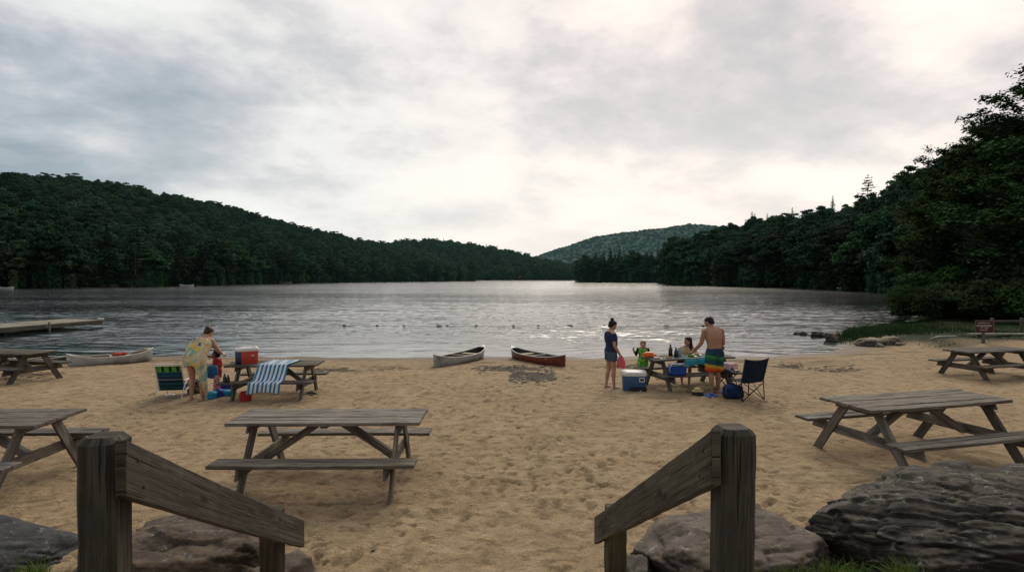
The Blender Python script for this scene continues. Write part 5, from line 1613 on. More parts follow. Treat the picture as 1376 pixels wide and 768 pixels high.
def build_people():
    def skin(name, c):
        m, t = newmat(name); co = t.coord('Object')
        n = t.noise(co, 9, 4, .6); n2 = t.noise(co, 3, 3)
        col = t.ramp(n, [(.3, tuple(x * .86 for x in c)), (.7, tuple(x * 1.08 for x in c))])
        col = t.mix(t.map(n2, .45, .65, 0, .35), col, (c[0] * 1.02, c[1] * .80, c[2] * .76))
        t.bsdf(col, .52, t.bump(t.noise(co, 120, 3), .15, .002), .35, 0, .12); return m
    sk1 = skin('fair_skin', (.42, .235, .155)); sk2 = skin('tan_skin', (.36, .195, .120)); sk3 = skin('brown_skin', (.17, .085, .052)); sk4 = skin('light_skin', (.46, .28, .19))
    M['eye'] = mat_plain('eye_dark', (.012, .010, .008), .2, 0, 3, .5, 0); M['lip'] = mat_plain('lip', (.20, .065, .05), .5, .05)
    def hairm(name, c):
        m, t = newmat(name); co = t.coord('Object')
        n = t.noise(t.mapping(co, (40, 40, 4)), 1, 4, .6)
        t.bsdf(t.ramp(n, [(.3, tuple(x * .5 for x in c)), (.7, tuple(x * 1.5 for x in c))]), .5, t.bump(n, .7, .006), .2); return m
    black = hairm('black_hair', (.012, .009, .007)); brown = hairm('brown_hair', (.040, .021, .012)); blond = hairm('sandy_hair', (.20, .135, .072))

    # --- woman bending over the child, towel round her back
    H = 1.66; x, y = -6.80, 11.85; z = ground_z(x, y)
    th = math.radians(-12)          # facing away from the viewer and to the right
    root = empty('person', (x, y, z), th); tag(root, 'bare-legged adult wrapped in a pale flowered towel bending over a child, back to the viewer', 'person')
    J = stand_joints(H)
    V = lambda a, b, c: Vector((a, b, c)) * H
    J.update(pelvis=V(0, -.03, .535), waist=V(0, -.005, .615), chest=V(0, .055, .695), upper=V(0, .115, .765), neck=V(0, .150, .805), head=V(.01, .205, .872),
             shL=V(-.115, .115, .768), shR=V(.115, .125, .768), elL=V(-.155, .125, .61), elR=V(.155, .20, .63), wrL=V(-.06, .27, .55), wrR=V(.10, .33, .575),
             hipL=V(-.055, -.03, .51), hipR=V(.055, -.03, .51), knL=V(-.066, .0, .283), knR=V(.075, .012, .283), anL=V(-.066, -.02, .045), anR=V(.085, .0, .045))
    hd = make_body(J, H, root, sk1, hf=Vector((.12, .80, -.58)), hup=(0, .58, .8), hdL=(.5, .6, -.35), hdR=(0, .9, -.25), pnL=(.6, 0, -.6), pnR=(-.5, 0, -.7), build=1.16, sh=1.06, legb=1.08, armb=1.08, curl=(.6, .5))
    hair_cap(hd, root, brown, bun=(.55, -.75), fringe=.3)
    mb = MB(); c, f, up, s, U = hd
    mb.ball(c + up * U * 1.25 - f * U * .55, (.16 * U, .13 * U, .12 * U), 8, 6); mb.build('hair_clip', mat_plain('pink_clip', (.65, .42, .36), .4, .1), root)
    mb = MB(); mb.loft(torso_rings(J, H, build=1.16, sh=1.06, z_from=0, z_to=7, grow=.008, low=.02)); leg_sleeves(mb, J, H, .18, .066, .066)
    garment(mb, 'swimsuit', mat_fabric('teal_swimsuit', (.03, .05, .06)), root)
    for q in 'LR': sandal(root, J['an' + q], (0, 1), H, M['black_rubber'])
    # towel over the back
    m, t = newmat('flowered_towel'); co = t.coord('Object')
    base = t.ramp(t.noise(co, 6, 4, .6), [(.3, (.50, .42, .25)), (.7, (.64, .55, .36))])
    n = t.noise(co, 4.5, 5, .6, .4); a1 = t.noise(t.mapping(co, loc=(3, 1, 4)), 5.5, 5, .6, .5); a2 = t.noise(t.mapping(co, loc=(7, 2, 1)), 6, 5, .65, .5); a3 = t.noise(t.mapping(co, loc=(1, 8, 3)), 5, 4, .65, .4)
    base = t.mix(t.map(n, .49, .56, 0, .9), base, (.16, .37, .33)); base = t.mix(t.map(a1, .54, .60, 0, .9), base, (.66, .46, .08)); base = t.mix(t.map(a2, .56, .61, 0, .85), base, (.70, .25, .10)); base = t.mix(t.map(a3, .63, .66, 0, .9), base, (.02, .08, .15))
    t.bsdf(base, .95, t.bump(t.noise(co, 16, 4, .6), .6, .03), .1)
    sp = [J['neck'] * 1.0 + Vector((0, -.035 * H, .0)), J['upper'], J['chest'], J['waist'], J['pelvis']]
    def back(u, v):
        ang = math.radians(-112 + 224 * u)
        hem = .58 - .05 * math.sin(u * 9) if u < .62 else .58 + (u - .62) / .38 * .98
        drop = v * (.56 + .02 * math.sin(u * 20) + (hem - .58))
        z0 = J['upper'].z + .060 * H * (1 - abs(u - .5) * 1.4)
        zz = z0 - drop * .98
        zs = [p.z for p in reversed(sp)]
        cy = float(np.interp(zz, zs, [p.y for p in reversed(sp)]))
        if zz < J['pelvis'].z: cy = J['pelvis'].y - .0
        wA = float(np.interp(z0 - zz, [0, .08, .3, .55, 1.0], [.19, .235, .235, .235, .250])); wB = float(np.interp(z0 - zz, [0, .1, .3, .55, 1.0], [.155, .205, .19, .18, .15]))
        fo = .016 * math.sin(ang * 7 + zz * 3) * min(1, v * 1.5) + .010 * math.sin(ang * 13 + 2)
        return Vector((math.sin(ang) * (wA + fo), cy - math.cos(ang) * (wB + fo), zz))
    mb = MB(); mb.sheet(back, 60, 40)
    o = mb.build('bath_towel', m, root); sol = o.modifiers.new('thickness', 'SOLIDIFY'); sol.thickness = .006

    # --- small child in a red wrap facing her
    H = 1.02; x, y = -6.66, 12.42; z = ground_z(x, y)
    root = empty('person', (x, y, z), math.radians(118)); tag(root, 'small dark-haired child in a red wrap standing beside the bending adult', 'person')
    J = stand_joints(H, .05, .095)
    Vh = lambda a, b, c: Vector((a, b, c)) * H
    J.update(elL=Vh(-.13, .03, .63), wrL=Vh(-.03, .14, .60), elR=Vh(.14, .03, .63), wrR=Vh(.05, .15, .60), head=Vh(0, .02, .915))
    hd = make_body(J, H, root, sk3, hf=Vector((.25, .95, .22)), hdL=(.6, .5, 0), hdR=(-.5, .6, 0), build=1.1, headk=1.35, voxel=.0045, armb=.95)
    hair_cap(hd, root, black, fringe=.45)
    mb = MB(); mb.loft(torso_rings(J, H, build=1.2, z_from=0, z_to=9, grow=.014, low=.10))
    for q in 'LR': mb.tube([J['sh' + q], J['el' + q], Vector(J['el' + q]).lerp(J['wr' + q], .5)], 0, 12, 0, True, [.050 * H, .048 * H, .05 * H])
    garment(mb, 'beach_wrap', mat_fabric('red_towelling', (.40, .030, .035), fold=14), root)

    # --- woman standing in profile with a navy T-shirt
    H = 1.66; x, y = 2.37, 13.2; z = ground_z(x, y)
    root = empty('person', (x, y, z), math.radians(-76)); tag(root, 'standing adult with dark hair in a bun, navy T-shirt and denim shorts, holding pink cloth', 'person')
    J = stand_joints(H, .052, .098); V = lambda a, b, c: Vector((a, b, c)) * H
    J.update(knL=V(-.060, .0, .285), anL=V(-.075, -.035, .043), knR=V(.050, .028, .285), anR=V(.055, .030, .043), elR=V(.125, .005, .635), wrR=V(.115, .095, .505), elL=V(-.125, .01, .635), wrL=V(-.10, .10, .51), head=V(0, .030, .922), waist=V(0, .012, .625), chest=V(0, .006, .715), upper=V(0, -.012, .80), neck=V(0, -.002, .845))
    hd = make_body(J, H, root, sk1, hf=Vector((.05, .93, -.32)), hup=(0, .3, .95), hdL=(0, .45, -.9), hdR=(0, .5, -.85), build=1.10, legb=.98, curl=(.6, .9))
    hair_cap(hd, root, black, bun=(1.22, -.55), fringe=.42)
    mb = MB(); mb.loft(torso_rings(J, H, build=1.10, z_from=2, z_to=9, grow=.020))
    for q in 'LR':
        s_, e_ = Vector(J['sh' + q]), Vector(J['el' + q]); mb.tube([s_, s_.lerp(e_, .25), s_.lerp(e_, .60)], 0, 14, 0, True, [.041 * H, .042 * H, .041 * H])
    garment(mb, 't_shirt', mat_fabric('navy_cotton', (.022, .032, .075)), root)
    mb = MB(); mb.loft(torso_rings(J, H, build=1.12, z_from=0, z_to=3, grow=.010, low=.03)); leg_sleeves(mb, J, H, .42, .068, .064)
    garment(mb, 'denim_shorts', mat_fabric('denim', (.055, .085, .13), fold=20), root)
    for q in 'LR': sandal(root, J['an' + q], (0, 1), H, M['white_rubber'])
    # cloth in her hand (a thing of its own)
    hw = root.matrix_world if False else None
    ca, sa = math.cos(math.radians(-76)), math.sin(math.radians(-76)); wr = Vector(J['wrR']) + Vector((0, .03, -.05)) * 1
    wx, wy = x + wr.x * ca - wr.y * sa, y + wr.x * sa + wr.y * ca
    mb = MB()
    def cl(u, v):
        a = u * 2 * PI; rr = (.028 + .055 * math.sin(min(1, v * 1.15) * PI * .62)) * (1 + .16 * math.sin(a * 3 + v * 2) + .08 * math.sin(a * 5))
        return Vector((wx - .02 + math.cos(a) * rr * 1.15, wy - .03 + math.sin(a) * rr * .7, wr.z + z + .02 - v * .27 + .02 * math.sin(a * 2)))
    mb.sheet(cl, 28, 14); tag(mb.build('cloth', mat_fabric('coral_pink_cloth', (.60, .10, .12), fold=25)), 'crumpled coral pink cloth held by the adult in the navy T-shirt', 'cloth')

    # --- toddler in green at the end of the table
    H = 1.09; x, y = 3.36, 14.1; z = ground_z(x, y)
    root = empty('person', (x, y, z), math.radians(172)); tag(root, 'fair-haired small child in green printed swimwear with one hand raised at the table end', 'person')
    J = stand_joints(H, .052, .098); V = lambda a, b, c: Vector((a, b, c)) * H
    J.update(head=V(0, .01, .905), neck=V(0, 0, .825), elR=V(.165, .01, .66), wrR=V(.215, .06, .755), elL=V(-.15, .03, .65), wrL=V(-.13, .14, .66))
    hd = make_body(J, H, root, sk4, hf=Vector((.12, .95, -.08)), hdR=(.15, .1, .9), hdL=(-.2, .9, 0), pnL=(0, 0, -1), pnR=(-.3, .9, 0), build=1.12, headk=1.38, voxel=.0045, legb=1.05)
    hair_cap(hd, root, blond, fringe=.38)
    m, t = newmat('green_print'); co = t.coord('Object')
    b = t.ramp(t.noise(co, 13, 3, .5, .8), [(.42, (.05, .24, .03)), (.47, (.16, .48, .04)), (.56, (.30, .58, .08)), (.60, (.03, .10, .03))], 'CONSTANT')
    t.bsdf(b, .7, t.bump(t.noise(co, 30, 3), .4, .01), .2)
    mb = MB(); mb.loft(torso_rings(J, H, build=1.16, z_from=1, z_to=9, grow=.008)); garment(mb, 'rash_vest', m, root, .007)
    mb = MB()
    for q in 'LR': mb.tube([J['sh' + q], J['el' + q], Vector(J['el' + q]).lerp(J['wr' + q], .9)], 0, 12, 0, True, [.042 * H, .032 * H, .026 * H])
    garment(mb, 'sleeves', mat_fabric('black_lycra', (.010, .012, .014)), root, .007)
    mb = MB(); mb.loft(torso_rings(J, H, build=1.16, z_from=0, z_to=2, grow=.012, low=.03)); leg_sleeves(mb, J, H, .75, .075, .066); garment(mb, 'swim_shorts', m, root, .008)

    # --- long-haired youngster seated on the far bench, looking left
    H = 1.45; x, y = 4.50, 13.98; z = ground_z(x, y)
    root = empty('person', (x, y, z), math.radians(150)); tag(root, 'long-haired youngster seated at the crowded table, face turned to the left', 'person')
    V = lambda a, b, c: Vector((a, b, c)) * H
    q0 = .455 / H
    J = dict(pelvis=V(0, 0, q0 + .055), waist=V(0, .012, q0 + .135), chest=V(0, .03, q0 + .225), upper=V(0, .045, q0 + .30), neck=V(0, .055, q0 + .345), head=V(0, .080, q0 + .435),
             hipL=V(-.055, .0, q0 + .045), hipR=V(.055, .0, q0 + .045), knL=V(-.07, .26, q0 + .03), knR=V(.07, .25, q0 + .02), anL=V(-.06, .27, .045), anR=V(.075, .20, .045),
             shL=V(-.10, .045, q0 + .305), shR=V(.10, .045, q0 + .305), elL=V(-.13, .12, q0 + .18), elR=V(.13, .12, q0 + .18), wrL=V(-.05, .22, q0 + .22), wrR=V(.06, .24, q0 + .205))
    hd = make_body(J, H, root, sk1, hf=Vector((.78, .62, -.06)), hdL=(.4, .9, .0), hdR=(-.3, .9, 0), pnL=(0, 0, -1), pnR=(0, 0, -1), build=1.08, headk=1.1, voxel=.005)
    hair_cap(hd, root, black, length=.40, spread=1.05, fringe=.40)
    mb = MB(); mb.loft(torso_rings(J, H, build=1.1, z_from=0, z_to=7, grow=.008)); garment(mb, 'bathing_suit', mat_fabric('green_suit', (.05, .16, .06)), root, .008)
    mb = MB(); mb.loft(torso_rings(J, H, build=1.16, z_from=4, z_to=9, grow=.020))
    for q in 'LR': mb.tube([J['sh' + q], Vector(J['sh' + q]).lerp(J['el' + q], .8)], 0, 12, 0, True, [.046 * H, .042 * H])
    garment(mb, 'shoulder_wrap', mat_fabric('tan_towelling', (.46, .33, .19)), root, .009)

    # --- man with the bare back, at the table
    H = 1.80; x, y = 4.60, 12.47; z = ground_z(x, y)
    root = empty('person', (x, y, z), math.radians(14)); tag(root, 'bare-backed adult in rainbow-striped swim shorts leaning over the table', 'person')
    J = stand_joints(H, .054, .112); V = lambda a, b, c: Vector((a, b, c)) * H
    J.update(waist=V(0, .008, .625), chest=V(0, .022, .715), upper=V(0, .040, .798), neck=V(-.004, .060, .838), head=V(-.018, .098, .908),
             shL=V(-.118, .040, .802), shR=V(.118, .040, .802), elL=V(-.150, .075, .64), wrL=V(-.190, .175, .535), elR=V(.165, .060, .635), wrR=V(.105, .200, .575),
             knL=V(-.050, .015, .285), anL=V(-.045, -.012, .043), knR=V(.066, .035, .285), anR=V(.078, .045, .043))
    hd = make_body(J, H, root, sk2, hf=Vector((-.50, .72, -.48)), hup=(-.1, .5, .85), hdL=(-.35, .75, -.35), hdR=(-.3, .9, -.1), pnL=(.2, 0, -1), pnR=(-.4, 0, -1), build=1.07, sh=1.14, armb=1.08, legb=1.0, fL=(-.1, 1), fR=(.3, 1))
    hair_cap(hd, root, black, fringe=.25)
    m, t = newmat('striped_swim_shorts'); co = t.coord('Object'); s = t.n('ShaderNodeSeparateXYZ'); t.l(co, s.inputs[0])
    zz = t.math('ADD', t.math('ADD', s.outputs[2], t.math('MULTIPLY', s.outputs[0], .16)), t.math('MULTIPLY', t.math('SUBTRACT', t.noise(co, 4, 3), .5), .07))
    f01 = t.map(zz, .50, 1.06, 0, 1, False)
    c = t.ramp(f01, [(0, (.50, .030, .015)), (.13, (.55, .065, .015)), (.20, (.62, .20, .018)), (.28, (.60, .42, .04)), (.345, (.012, .075, .065)), (.48, (.012, .060, .070)), (.56, (.020, .13, .06)), (.66, (.05, .27, .07)), (.72, (.015, .045, .075)), (1, (.014, .030, .070))])
    t.bsdf(c, .7, t.bump(t.noise(co, 22, 4, .6), .5, .02), .2)
    mb = MB(); mb.loft(torso_rings(J, H, build=1.10, z_from=0, z_to=3, grow=.016, low=.035)); leg_sleeves(mb, J, H, .92, .070, .066); garment(mb, 'swim_shorts', m, root, .009)
# ------------------------------------------------------------------ belongings
def softbox(mb, c, s, rz=0, p=.28, n=10, jit=0.0, seed=0, sag=0.0):
    """cushion-like box"""
    r = random.Random(seed); rings = []
    ca, sa = math.cos(rz), math.sin(rz)
    for k in range(n + 1):
        t = -1 + 2 * k / n; w = (1 - abs(t) ** 5) ** .35 if abs(t) < 1 else .0
        w = max(w, .12); ring = []
        for i in range(20):
            th = 2 * PI * i / 20; cx, cy = math.cos(th), math.sin(th)
            x = math.copysign(abs(cx) ** (p * 1.6), cx) * s[0] / 2 * w; y = math.copysign(abs(cy) ** (p * 1.6), cy) * s[1] / 2 * w
            j = 1 + r.uniform(-jit, jit)
            ring.append((c[0] + (x * ca - y * sa) * j, c[1] + (x * sa + y * ca) * j, c[2] + s[2] / 2 * t * (1 - sag * abs(cx) * (t > 0))))
        rings.append(ring)
    mb.loft(rings)

def cooler(name, label, loc, size, rz, body_m, lid_m, end_m=None, handle_m=None, latch=True):
    L, W, H = size; root = empty(name, loc, rz); tag(root, label, 'cooler')
    mb = MB(); n = 5
    for (z0, z1, k0, k1) in ((0, H * .78, .93, 1.0),):
        rings = []
        for t in (0, .04, .5, .97, 1):
            k = k0 + (k1 - k0) * t - (.02 if t in (0, 1) else 0)
            rings.append(ering(Vector((0, 0, z0 + (z1 - z0) * t)), Vector((1, 0, 0)), Vector((0, 1, 0)), L / 2 * k, W / 2 * k, 28, 7))
        mb.loft(rings)
    mb.build('body', body_m, root)
    mb = MB()
    mb.loft([ering(Vector((0, 0, H * z)), Vector((1, 0, 0)), Vector((0, 1, 0)), L / 2 * k, W / 2 * k, 28, 6) for z, k in ((.782, 1.02), (.80, 1.045), (.92, 1.045), (.97, 1.0), (1.0, .90), (1.0, .2))])
    mb.build('lid', lid_m, root)
    if end_m:
        mb = MB()
        mb.loft([ering(Vector((-L * .36, 0, H * .775 * z)), Vector((1, 0, 0)), Vector((0, 1, 0)), L * .15 * k, W / 2 * 1.012 * k, 24, 7) for z, k in ((.02, .93), (.5, .97), (.995, 1.0))])
        mb.build('end_panel', end_m, root)
    return root

def cloth_on(mb, fn, nu=40, nv=60): mb.sheet(fn, nu, nv)

def local(loc, rz):
    ca, sa = math.cos(rz), math.sin(rz)
    return lambda x, y, z=0: Vector((loc[0] + x * ca - y * sa, loc[1] + x * sa + y * ca, loc[2] + z))

def build_props():
    whiteP = mat_plain('white_plastic', (.62, .60, .58), .4, .06, 8, .4, .03)
    redP = mat_plain('red_plastic', (.46, .045, .025), .4, .12, 6, .4, .03)
    navyP = mat_plain('navy_plastic', (.020, .040, .10), .4, .12, 6, .4, .03)
    blueP = mat_plain('blue_plastic', (.028, .085, .17), .4, .12, 6, .4, .03)
    blackP = mat_plain('black_plastic', (.014, .014, .016), .45, .2, 8, .4, .03)
    steel = mat_plain('painted_tube', (.62, .62, .60), .35, .05, 8, .5, 0)
    blackT = mat_plain('black_tube', (.018, .020, .024), .35, .1, 8, .5, 0)
    # ---------- left group
    T4 = local((-5.28, 12.3, ground_z(-5.28, 12.3)), math.radians(3)); g4 = ground_z(-5.28, 12.3)
    p = T4(-.63, -.02, .752)
    root = cooler('cooler', 'red and white picnic cooler with a navy end on the table with the striped towel', tuple(p), (.46, .32, .36), math.radians(30), redP, whiteP, navyP)
    mb = MB(); mb.tube([(.08, -.168, .17), (.08, -.178, .19), (.13, -.178, .19), (.13, -.168, .17)], .012, 6); mb.build('latch', whiteP, root)
    # handle folded on top
    mb = MB(); mb.tube([(-.20, -.03, .372), (-.05, -.03, .392), (.18, -.03, .372)], .014, 6); mb.build('handle', whiteP, root)
    # striped towel: over the table top, down the near side, onto the near bench and off its edge
    m, t = newmat('striped_towel'); uv = t.coord('UV'); s = t.n('ShaderNodeSeparateXYZ'); t.l(uv, s.inputs[0])
    w = t.math('FRACT', t.math('ADD', t.math('MULTIPLY', s.outputs[0], 7.5), .15))
    st = t.map(t.math('ABSOLUTE', t.math('SUBTRACT', w, .5)), .235, .265, 0, 1)
    co = t.coord('Object'); nz = t.noise(co, 6, 4)
    c = t.mix(st, (.035, .17, .31), (.62, .66, .66)); c = t.mix(t.map(nz, .4, .7, 0, .2), c, (.20, .25, .28))
    t.bsdf(c, .95, t.bump(t.noise(co, 14, 4, .6), .7, .03), .1)
    path = [(.30, .775), (.0, .776), (-.33, .777), (-.375, .765), (-.40, .70), (-.46, .58), (-.54, .47), (-.60, .446), (-.72, .442), (-.745, .41), (-.76, .30), (-.775, .20)]
    pl = [Vector((0, a, b)) for a, b in path]; cum = [0]
    for i in range(1, len(pl)): cum.append(cum[-1] + (pl[i] - pl[i - 1]).length)
    def tw(u, v):
        sdist = v * (cum[-1] - .05 * math.sin(u * 3)); yy = float(np.interp(sdist, cum, [q.y for q in pl])); zz = float(np.interp(sdist, cum, [q.z for q in pl]))
        hang = sstep(.65, 1.1, np.array(sdist)); hang = float(hang)
        x = -.20 + u * .66 - v * .12
        rip = math.sin(u * 21 + v * 2) * .014 * hang + math.sin(u * 9 + 1) * .012 * hang
        return T4(x, yy - rip - .01, zz + .004 + .003 * math.sin(u * 30 + v * 9) + abs(rip) * .3)
    mb = MB(); mb.sheet(tw, 50, 70); o = mb.build('striped_towel', m); tag(o, 'blue and white striped beach towel hanging over the table and its bench', 'towel')
    so = o.modifiers.new('thickness', 'SOLIDIFY'); so.thickness = .007; so.offset = 1
    # bottles at the end of the near bench
    for i, (dx, h) in enumerate(((-.84, .20), (-.77, .17))):
        q = T4(dx, -.62, .432); mb = MB()
        mb.loft([ering(q + Vector((0, 0, z)), Vector((1, 0, 0)), Vector((0, 1, 0)), r, r, 12) for z, r in ((0, .030), (.01, .034), (h * .6, .034), (h * .75, .018), (h, .016))])
        tag(mb.build('bottle', blackP if i else mat_plain('dark_green_glass', (.02, .05, .04), .2)), ['taller dark bottle at the left end of the near bench', 'shorter black bottle at the left end of the near bench'][i], 'bottle')
    # red bag below the towel
    mb = MB(); q = T4(-.46, -.50, .115); softbox(mb, q, (.24, .20, .24), .3, jit=.03, seed=2); bg = mb.build('beach_bag', mat_fabric('red_canvas', (.36, .035, .035), fold=12)); tag(bg, 'small red bag on the sand under the striped towel', 'bag')
    # ground things beside the child
    teal = mat_fabric('turquoise_vinyl', (.02, .25, .42), .5, .3, 60, 14); vio = mat_fabric('violet_blue_vinyl', (.035, .06, .30), .5, .4, 60, 14)
    def gb(name, px, py, size, mat, lab, cat, rz=0, seed=1, dz=0.0, jit=.05, p=.4):
        x, y, z = G(px, py); mb = MB(); softbox(mb, (x, y, z + size[2] / 2 - .005 + dz), size, rz, p, jit=jit, seed=seed)
        return tag(mb.build(name, mat), lab, cat)
    gb('beach_bag', 284, 537, (.24, .22, .20), teal, 'turquoise bag on the sand at the feet of the bending adult', 'bag', .4, 3)
    gb('beach_bag', 302, 533, (.40, .24, .17), teal, 'wide turquoise bag on the sand beside the child, left of the table', 'bag', -.1, 4)
    gb('beach_bag', 294, 535, (.18, .20, .22), vio, 'violet-blue bag squeezed between the two turquoise bags', 'bag', .2, 5)
    gb('beach_bag', 300, 528, (.36, .2, .26), vio, 'violet-blue bag standing behind the wide turquoise bag', 'bag', .1, 6)
    m, t = newmat('floral_cloth'); co = t.coord('Object'); n = t.noise(co, 26, 3, .6)
    t.bsdf(t.ramp(n, [(.4, (.34, .045, .09)), (.5, (.55, .20, .24)), (.58, (.65, .58, .52)), (.66, (.40, .05, .10))]), .9, None, .1)
    x, y, z = G(291, 534); mb = MB()
    def fc(u, v):
        a = u * 2 * PI; r = .05 + .045 * v; return Vector((x + math.cos(a) * r * (1 + .2 * math.sin(3 * a)), y + math.sin(a) * r * .7, z + .50 - .50 * v))
    mb.sheet(fc, 24, 12); tag(mb.build('towel', m), 'pink flowered towel hanging down beside the child in red', 'towel')
    # blue backpack held against the child
    root = empty('backpack', (-6.66, 12.22, ground_z(-6.6, 12.2) + .42), math.radians(10)); tag(root, 'round bright blue child backpack held between adult and child', 'backpack')
    mb = MB(); softbox(mb, (0, 0, .15), (.22, .15, .31), 0, .5, jit=.01); mb.build('pack', mat_fabric('bright_blue_nylon', (.035, .17, .34), .6, .3, 90, 14), root)
    mb = MB(); softbox(mb, (0, -.085, .09), (.17, .05, .15), 0, .5); mb.build('front_pocket', mat_fabric('mid_blue_nylon', (.025, .11, .27), .6), root)
    mb = MB(); mb.tube([(-.07, .07, .28), (-.08, .13, .2), (-.07, .07, .03)], .012, 6); mb.tube([(.07, .07, .28), (.08, .13, .2), (.07, .07, .03)], .012, 6); mb.build('strap', blackP, root)
    # speckled tote behind the adult's legs
    m, t = newmat('speckled_cloth'); co = t.coord('Object'); n = t.noise(co, 34, 3, .7)
    t.bsdf(t.ramp(n, [(.42, (.018, .024, .03)), (.52, (.05, .09, .10)), (.58, (.42, .38, .30))]), .9, None, .1)
    gb('tote_bag', 263, 529, (.34, .22, .36), m, 'dark speckled tote bag standing behind the legs of the bending adult', 'bag', .2, 8, jit=.04)
    # low striped beach chair
    x, y, z = G(236, 534); root = empty('beach_chair', (x, y, z), math.radians(8)); tag(root, 'low beach chair with green and blue striped cloth and white frame', 'beach chair')
    m, t = newmat('chair_stripes'); co = t.coord('Object'); s = t.n('ShaderNodeSeparateXYZ'); t.l(co, s.inputs[0])
    f1 = t.map(s.outputs[2], .20, .76, 0, 1, False)
    c = t.ramp(f1, [(0, (.012, .035, .05)), (.07, (.02, .10, .13)), (.12, (.012, .035, .05)), (.22, (.018, .09, .11)), (.30, (.010, .03, .05)), (.43, (.30, .36, .36)), (.455, (.014, .040, .075)), (.58, (.018, .09, .13)), (.64, (.014, .040, .075)), (.70, (.02, .10, .12)), (.76, (.10, .30, .035)), (.93, (.05, .16, .02))], 'CONSTANT')
    ch = t.map(t.math('SINE', t.math('MULTIPLY', s.outputs[0], 42)), .3, .5, 0, 1)
    c = t.mix(t.math('MULTIPLY', ch, t.map(f1, .76, .77, 0, 1)), c, (.012, .02, .015)); t.bsdf(c, .85, t.bump(t.noise(co, 60, 3), .4, .004), .15)
    mb = MB()
    def bk(u, v): return Vector(((u - .5) * .50, -.14 - .20 * v - .035 * math.sin(v * PI) * math.sin(u * PI), .20 + .55 * v))
    mb.sheet(bk, 12, 16); o = mb.build('back_cloth', m, root); so = o.modifiers.new('thickness', 'SOLIDIFY'); so.thickness = .004
    mb = MB()
    def st_(u, v): return Vector(((u - .5) * .50, -.14 + .42 * v, .20 + .06 * v - .05 * math.sin(v * PI) * math.sin(u * PI)))
    mb.sheet(st_, 12, 10); o = mb.build('seat_cloth', m, root); so = o.modifiers.new('thickness', 'SOLIDIFY'); so.thickness = .004
    for sx in (-.265, .265):
        mb = MB(); mb.tube([(sx, -.36, .79), (sx, -.34, .75), (sx, -.14, .20), (sx, .30, .26)], .013, 8); mb.build('side_rail', steel, root)
        mb = MB(); mb.tube([(sx * 1.04, -.40, .0), (sx * 1.04, -.22, .30), (sx * 1.04, -.16, .40)], .012, 8); mb.tube([(sx * 1.04, .26, .0), (sx * 1.04, .12, .40)], .012, 8); mb.build('leg', steel, root)
        mb = MB(); mb.beam((sx * 1.06, -.24, .42), (sx * 1.06, .22, .42), .045, .02, bev=.006, seg=3); mb.build('armrest', whiteP, root)
    mb = MB(); mb.tube([(-.265, -.36, .79), (.265, -.36, .79)], .013, 8); mb.tube([(-.275, -.40, .012), (.275, -.40, .012)], .012, 8); mb.build('crossbar', steel, root)
    # small litter on the sand here
    def shoes(px, py, mat, lab, name='flip_flop', rz=0.3, cat='flip-flops', sc=1.0, high=.014):
        x, y, z = G(px, py); root = empty(name, (x, y, z), rz); tag(root, lab, cat)
        for k in (-1, 1):
            mb = MB(); rings = []
            for tt, w in ((-.12, .02), (-.10, .036), (0, .034), (.08, .046), (.12, .036), (.135, .018)):
                rings.append(ering(Vector((k * .07 + .02 * k, tt * sc + k * .03, high)), Vector((1, 0, 0)), Vector((0, 0, 1)), w * sc, high, 12))
            mb.loft(rings); mb.tube([(k * .09 - .035, .0 + k * .03, high * 2), (k * .09, .05 + k * .03, high * 2 + .03), (k * .09 + .035, .0 + k * .03, high * 2)], .007, 6)
            mb.build('sole', mat, root)
        return root
    shoes(206, 532.5, M['black_rubber'], 'dark flip-flops lying left of the beach chair', rz=1.4)
    shoes(417, 531.5, M['black_rubber'], 'dark sandals under the right end of the table with the striped towel', rz=1.2, high=.03)
    gb('folded_cloth', 228, 533, (.20, .14, .07), whiteP, 'crumpled white cloth under the beach chair', 'cloth', .3, 9, jit=.09)
    # ---------- right group
    T5o = (4.25, 13.3, ground_z(4.25, 13.3)); T5 = local(T5o, math.radians(15)); top = .757
    x, y, z = G(853, 526.5); y += .18
    root = cooler('cooler', 'blue cooler with a white lid on the sand at the end of the crowded table', (x + .02, y, z), (.56, .40, .47), math.radians(-6), blueP, whiteP)
    mb = MB()
    for a, b in (((.10, -.197, .25), (.22, -.197, .25)), ((.10, -.197, .33), (.22, -.197, .33))): mb.beam(a, b, .02, .022, bev=.004, seg=1)
    for a, b in (((.105, -.197, .25), (.105, -.197, .33)), ((.215, -.197, .25), (.215, -.197, .33))): mb.beam(a, b, .02, .022, up=(0, 1, 0), bev=.004, seg=1)
    mb.build('handle', whiteP, root)
    mb = MB(); mb.beam((.11, -.196, .29), (.21, -.196, .29), .01, .055, bev=.002, seg=1); mb.build('handle_recess', blackP, root)
    mb = MB(); mb.beam((-.13, -.196, .06), (.27, -.196, .06), .012, .12, bev=.003, seg=1); mb.build('base_panel', blackP, root)
    mb = MB(); mb.tube([(.13, -.205, .035), (.13, -.225, .035)], .013, 8); mb.build('drain_plug', whiteP, root)
    # soft blue cooler bag on the near bench
    q = T5(-.66, -.60, .432); root = empty('cooler_bag', tuple(q), math.radians(12)); tag(root, 'blue soft cooler bag sitting on the near bench of the crowded table', 'cooler bag')
    mb = MB(); softbox(mb, (0, 0, .125), (.42, .26, .25), 0, .34, jit=.008, seed=4); mb.build('bag', mat_fabric('royal_blue_nylon', (.014, .06, .24), .6, .3, 90, 8), root)
    mb = MB(); softbox(mb, (0, 0, .265), (.38, .25, .035), 0, .4); mb.build('lid', mat_fabric('navy_nylon', (.012, .03, .09), .6), root)
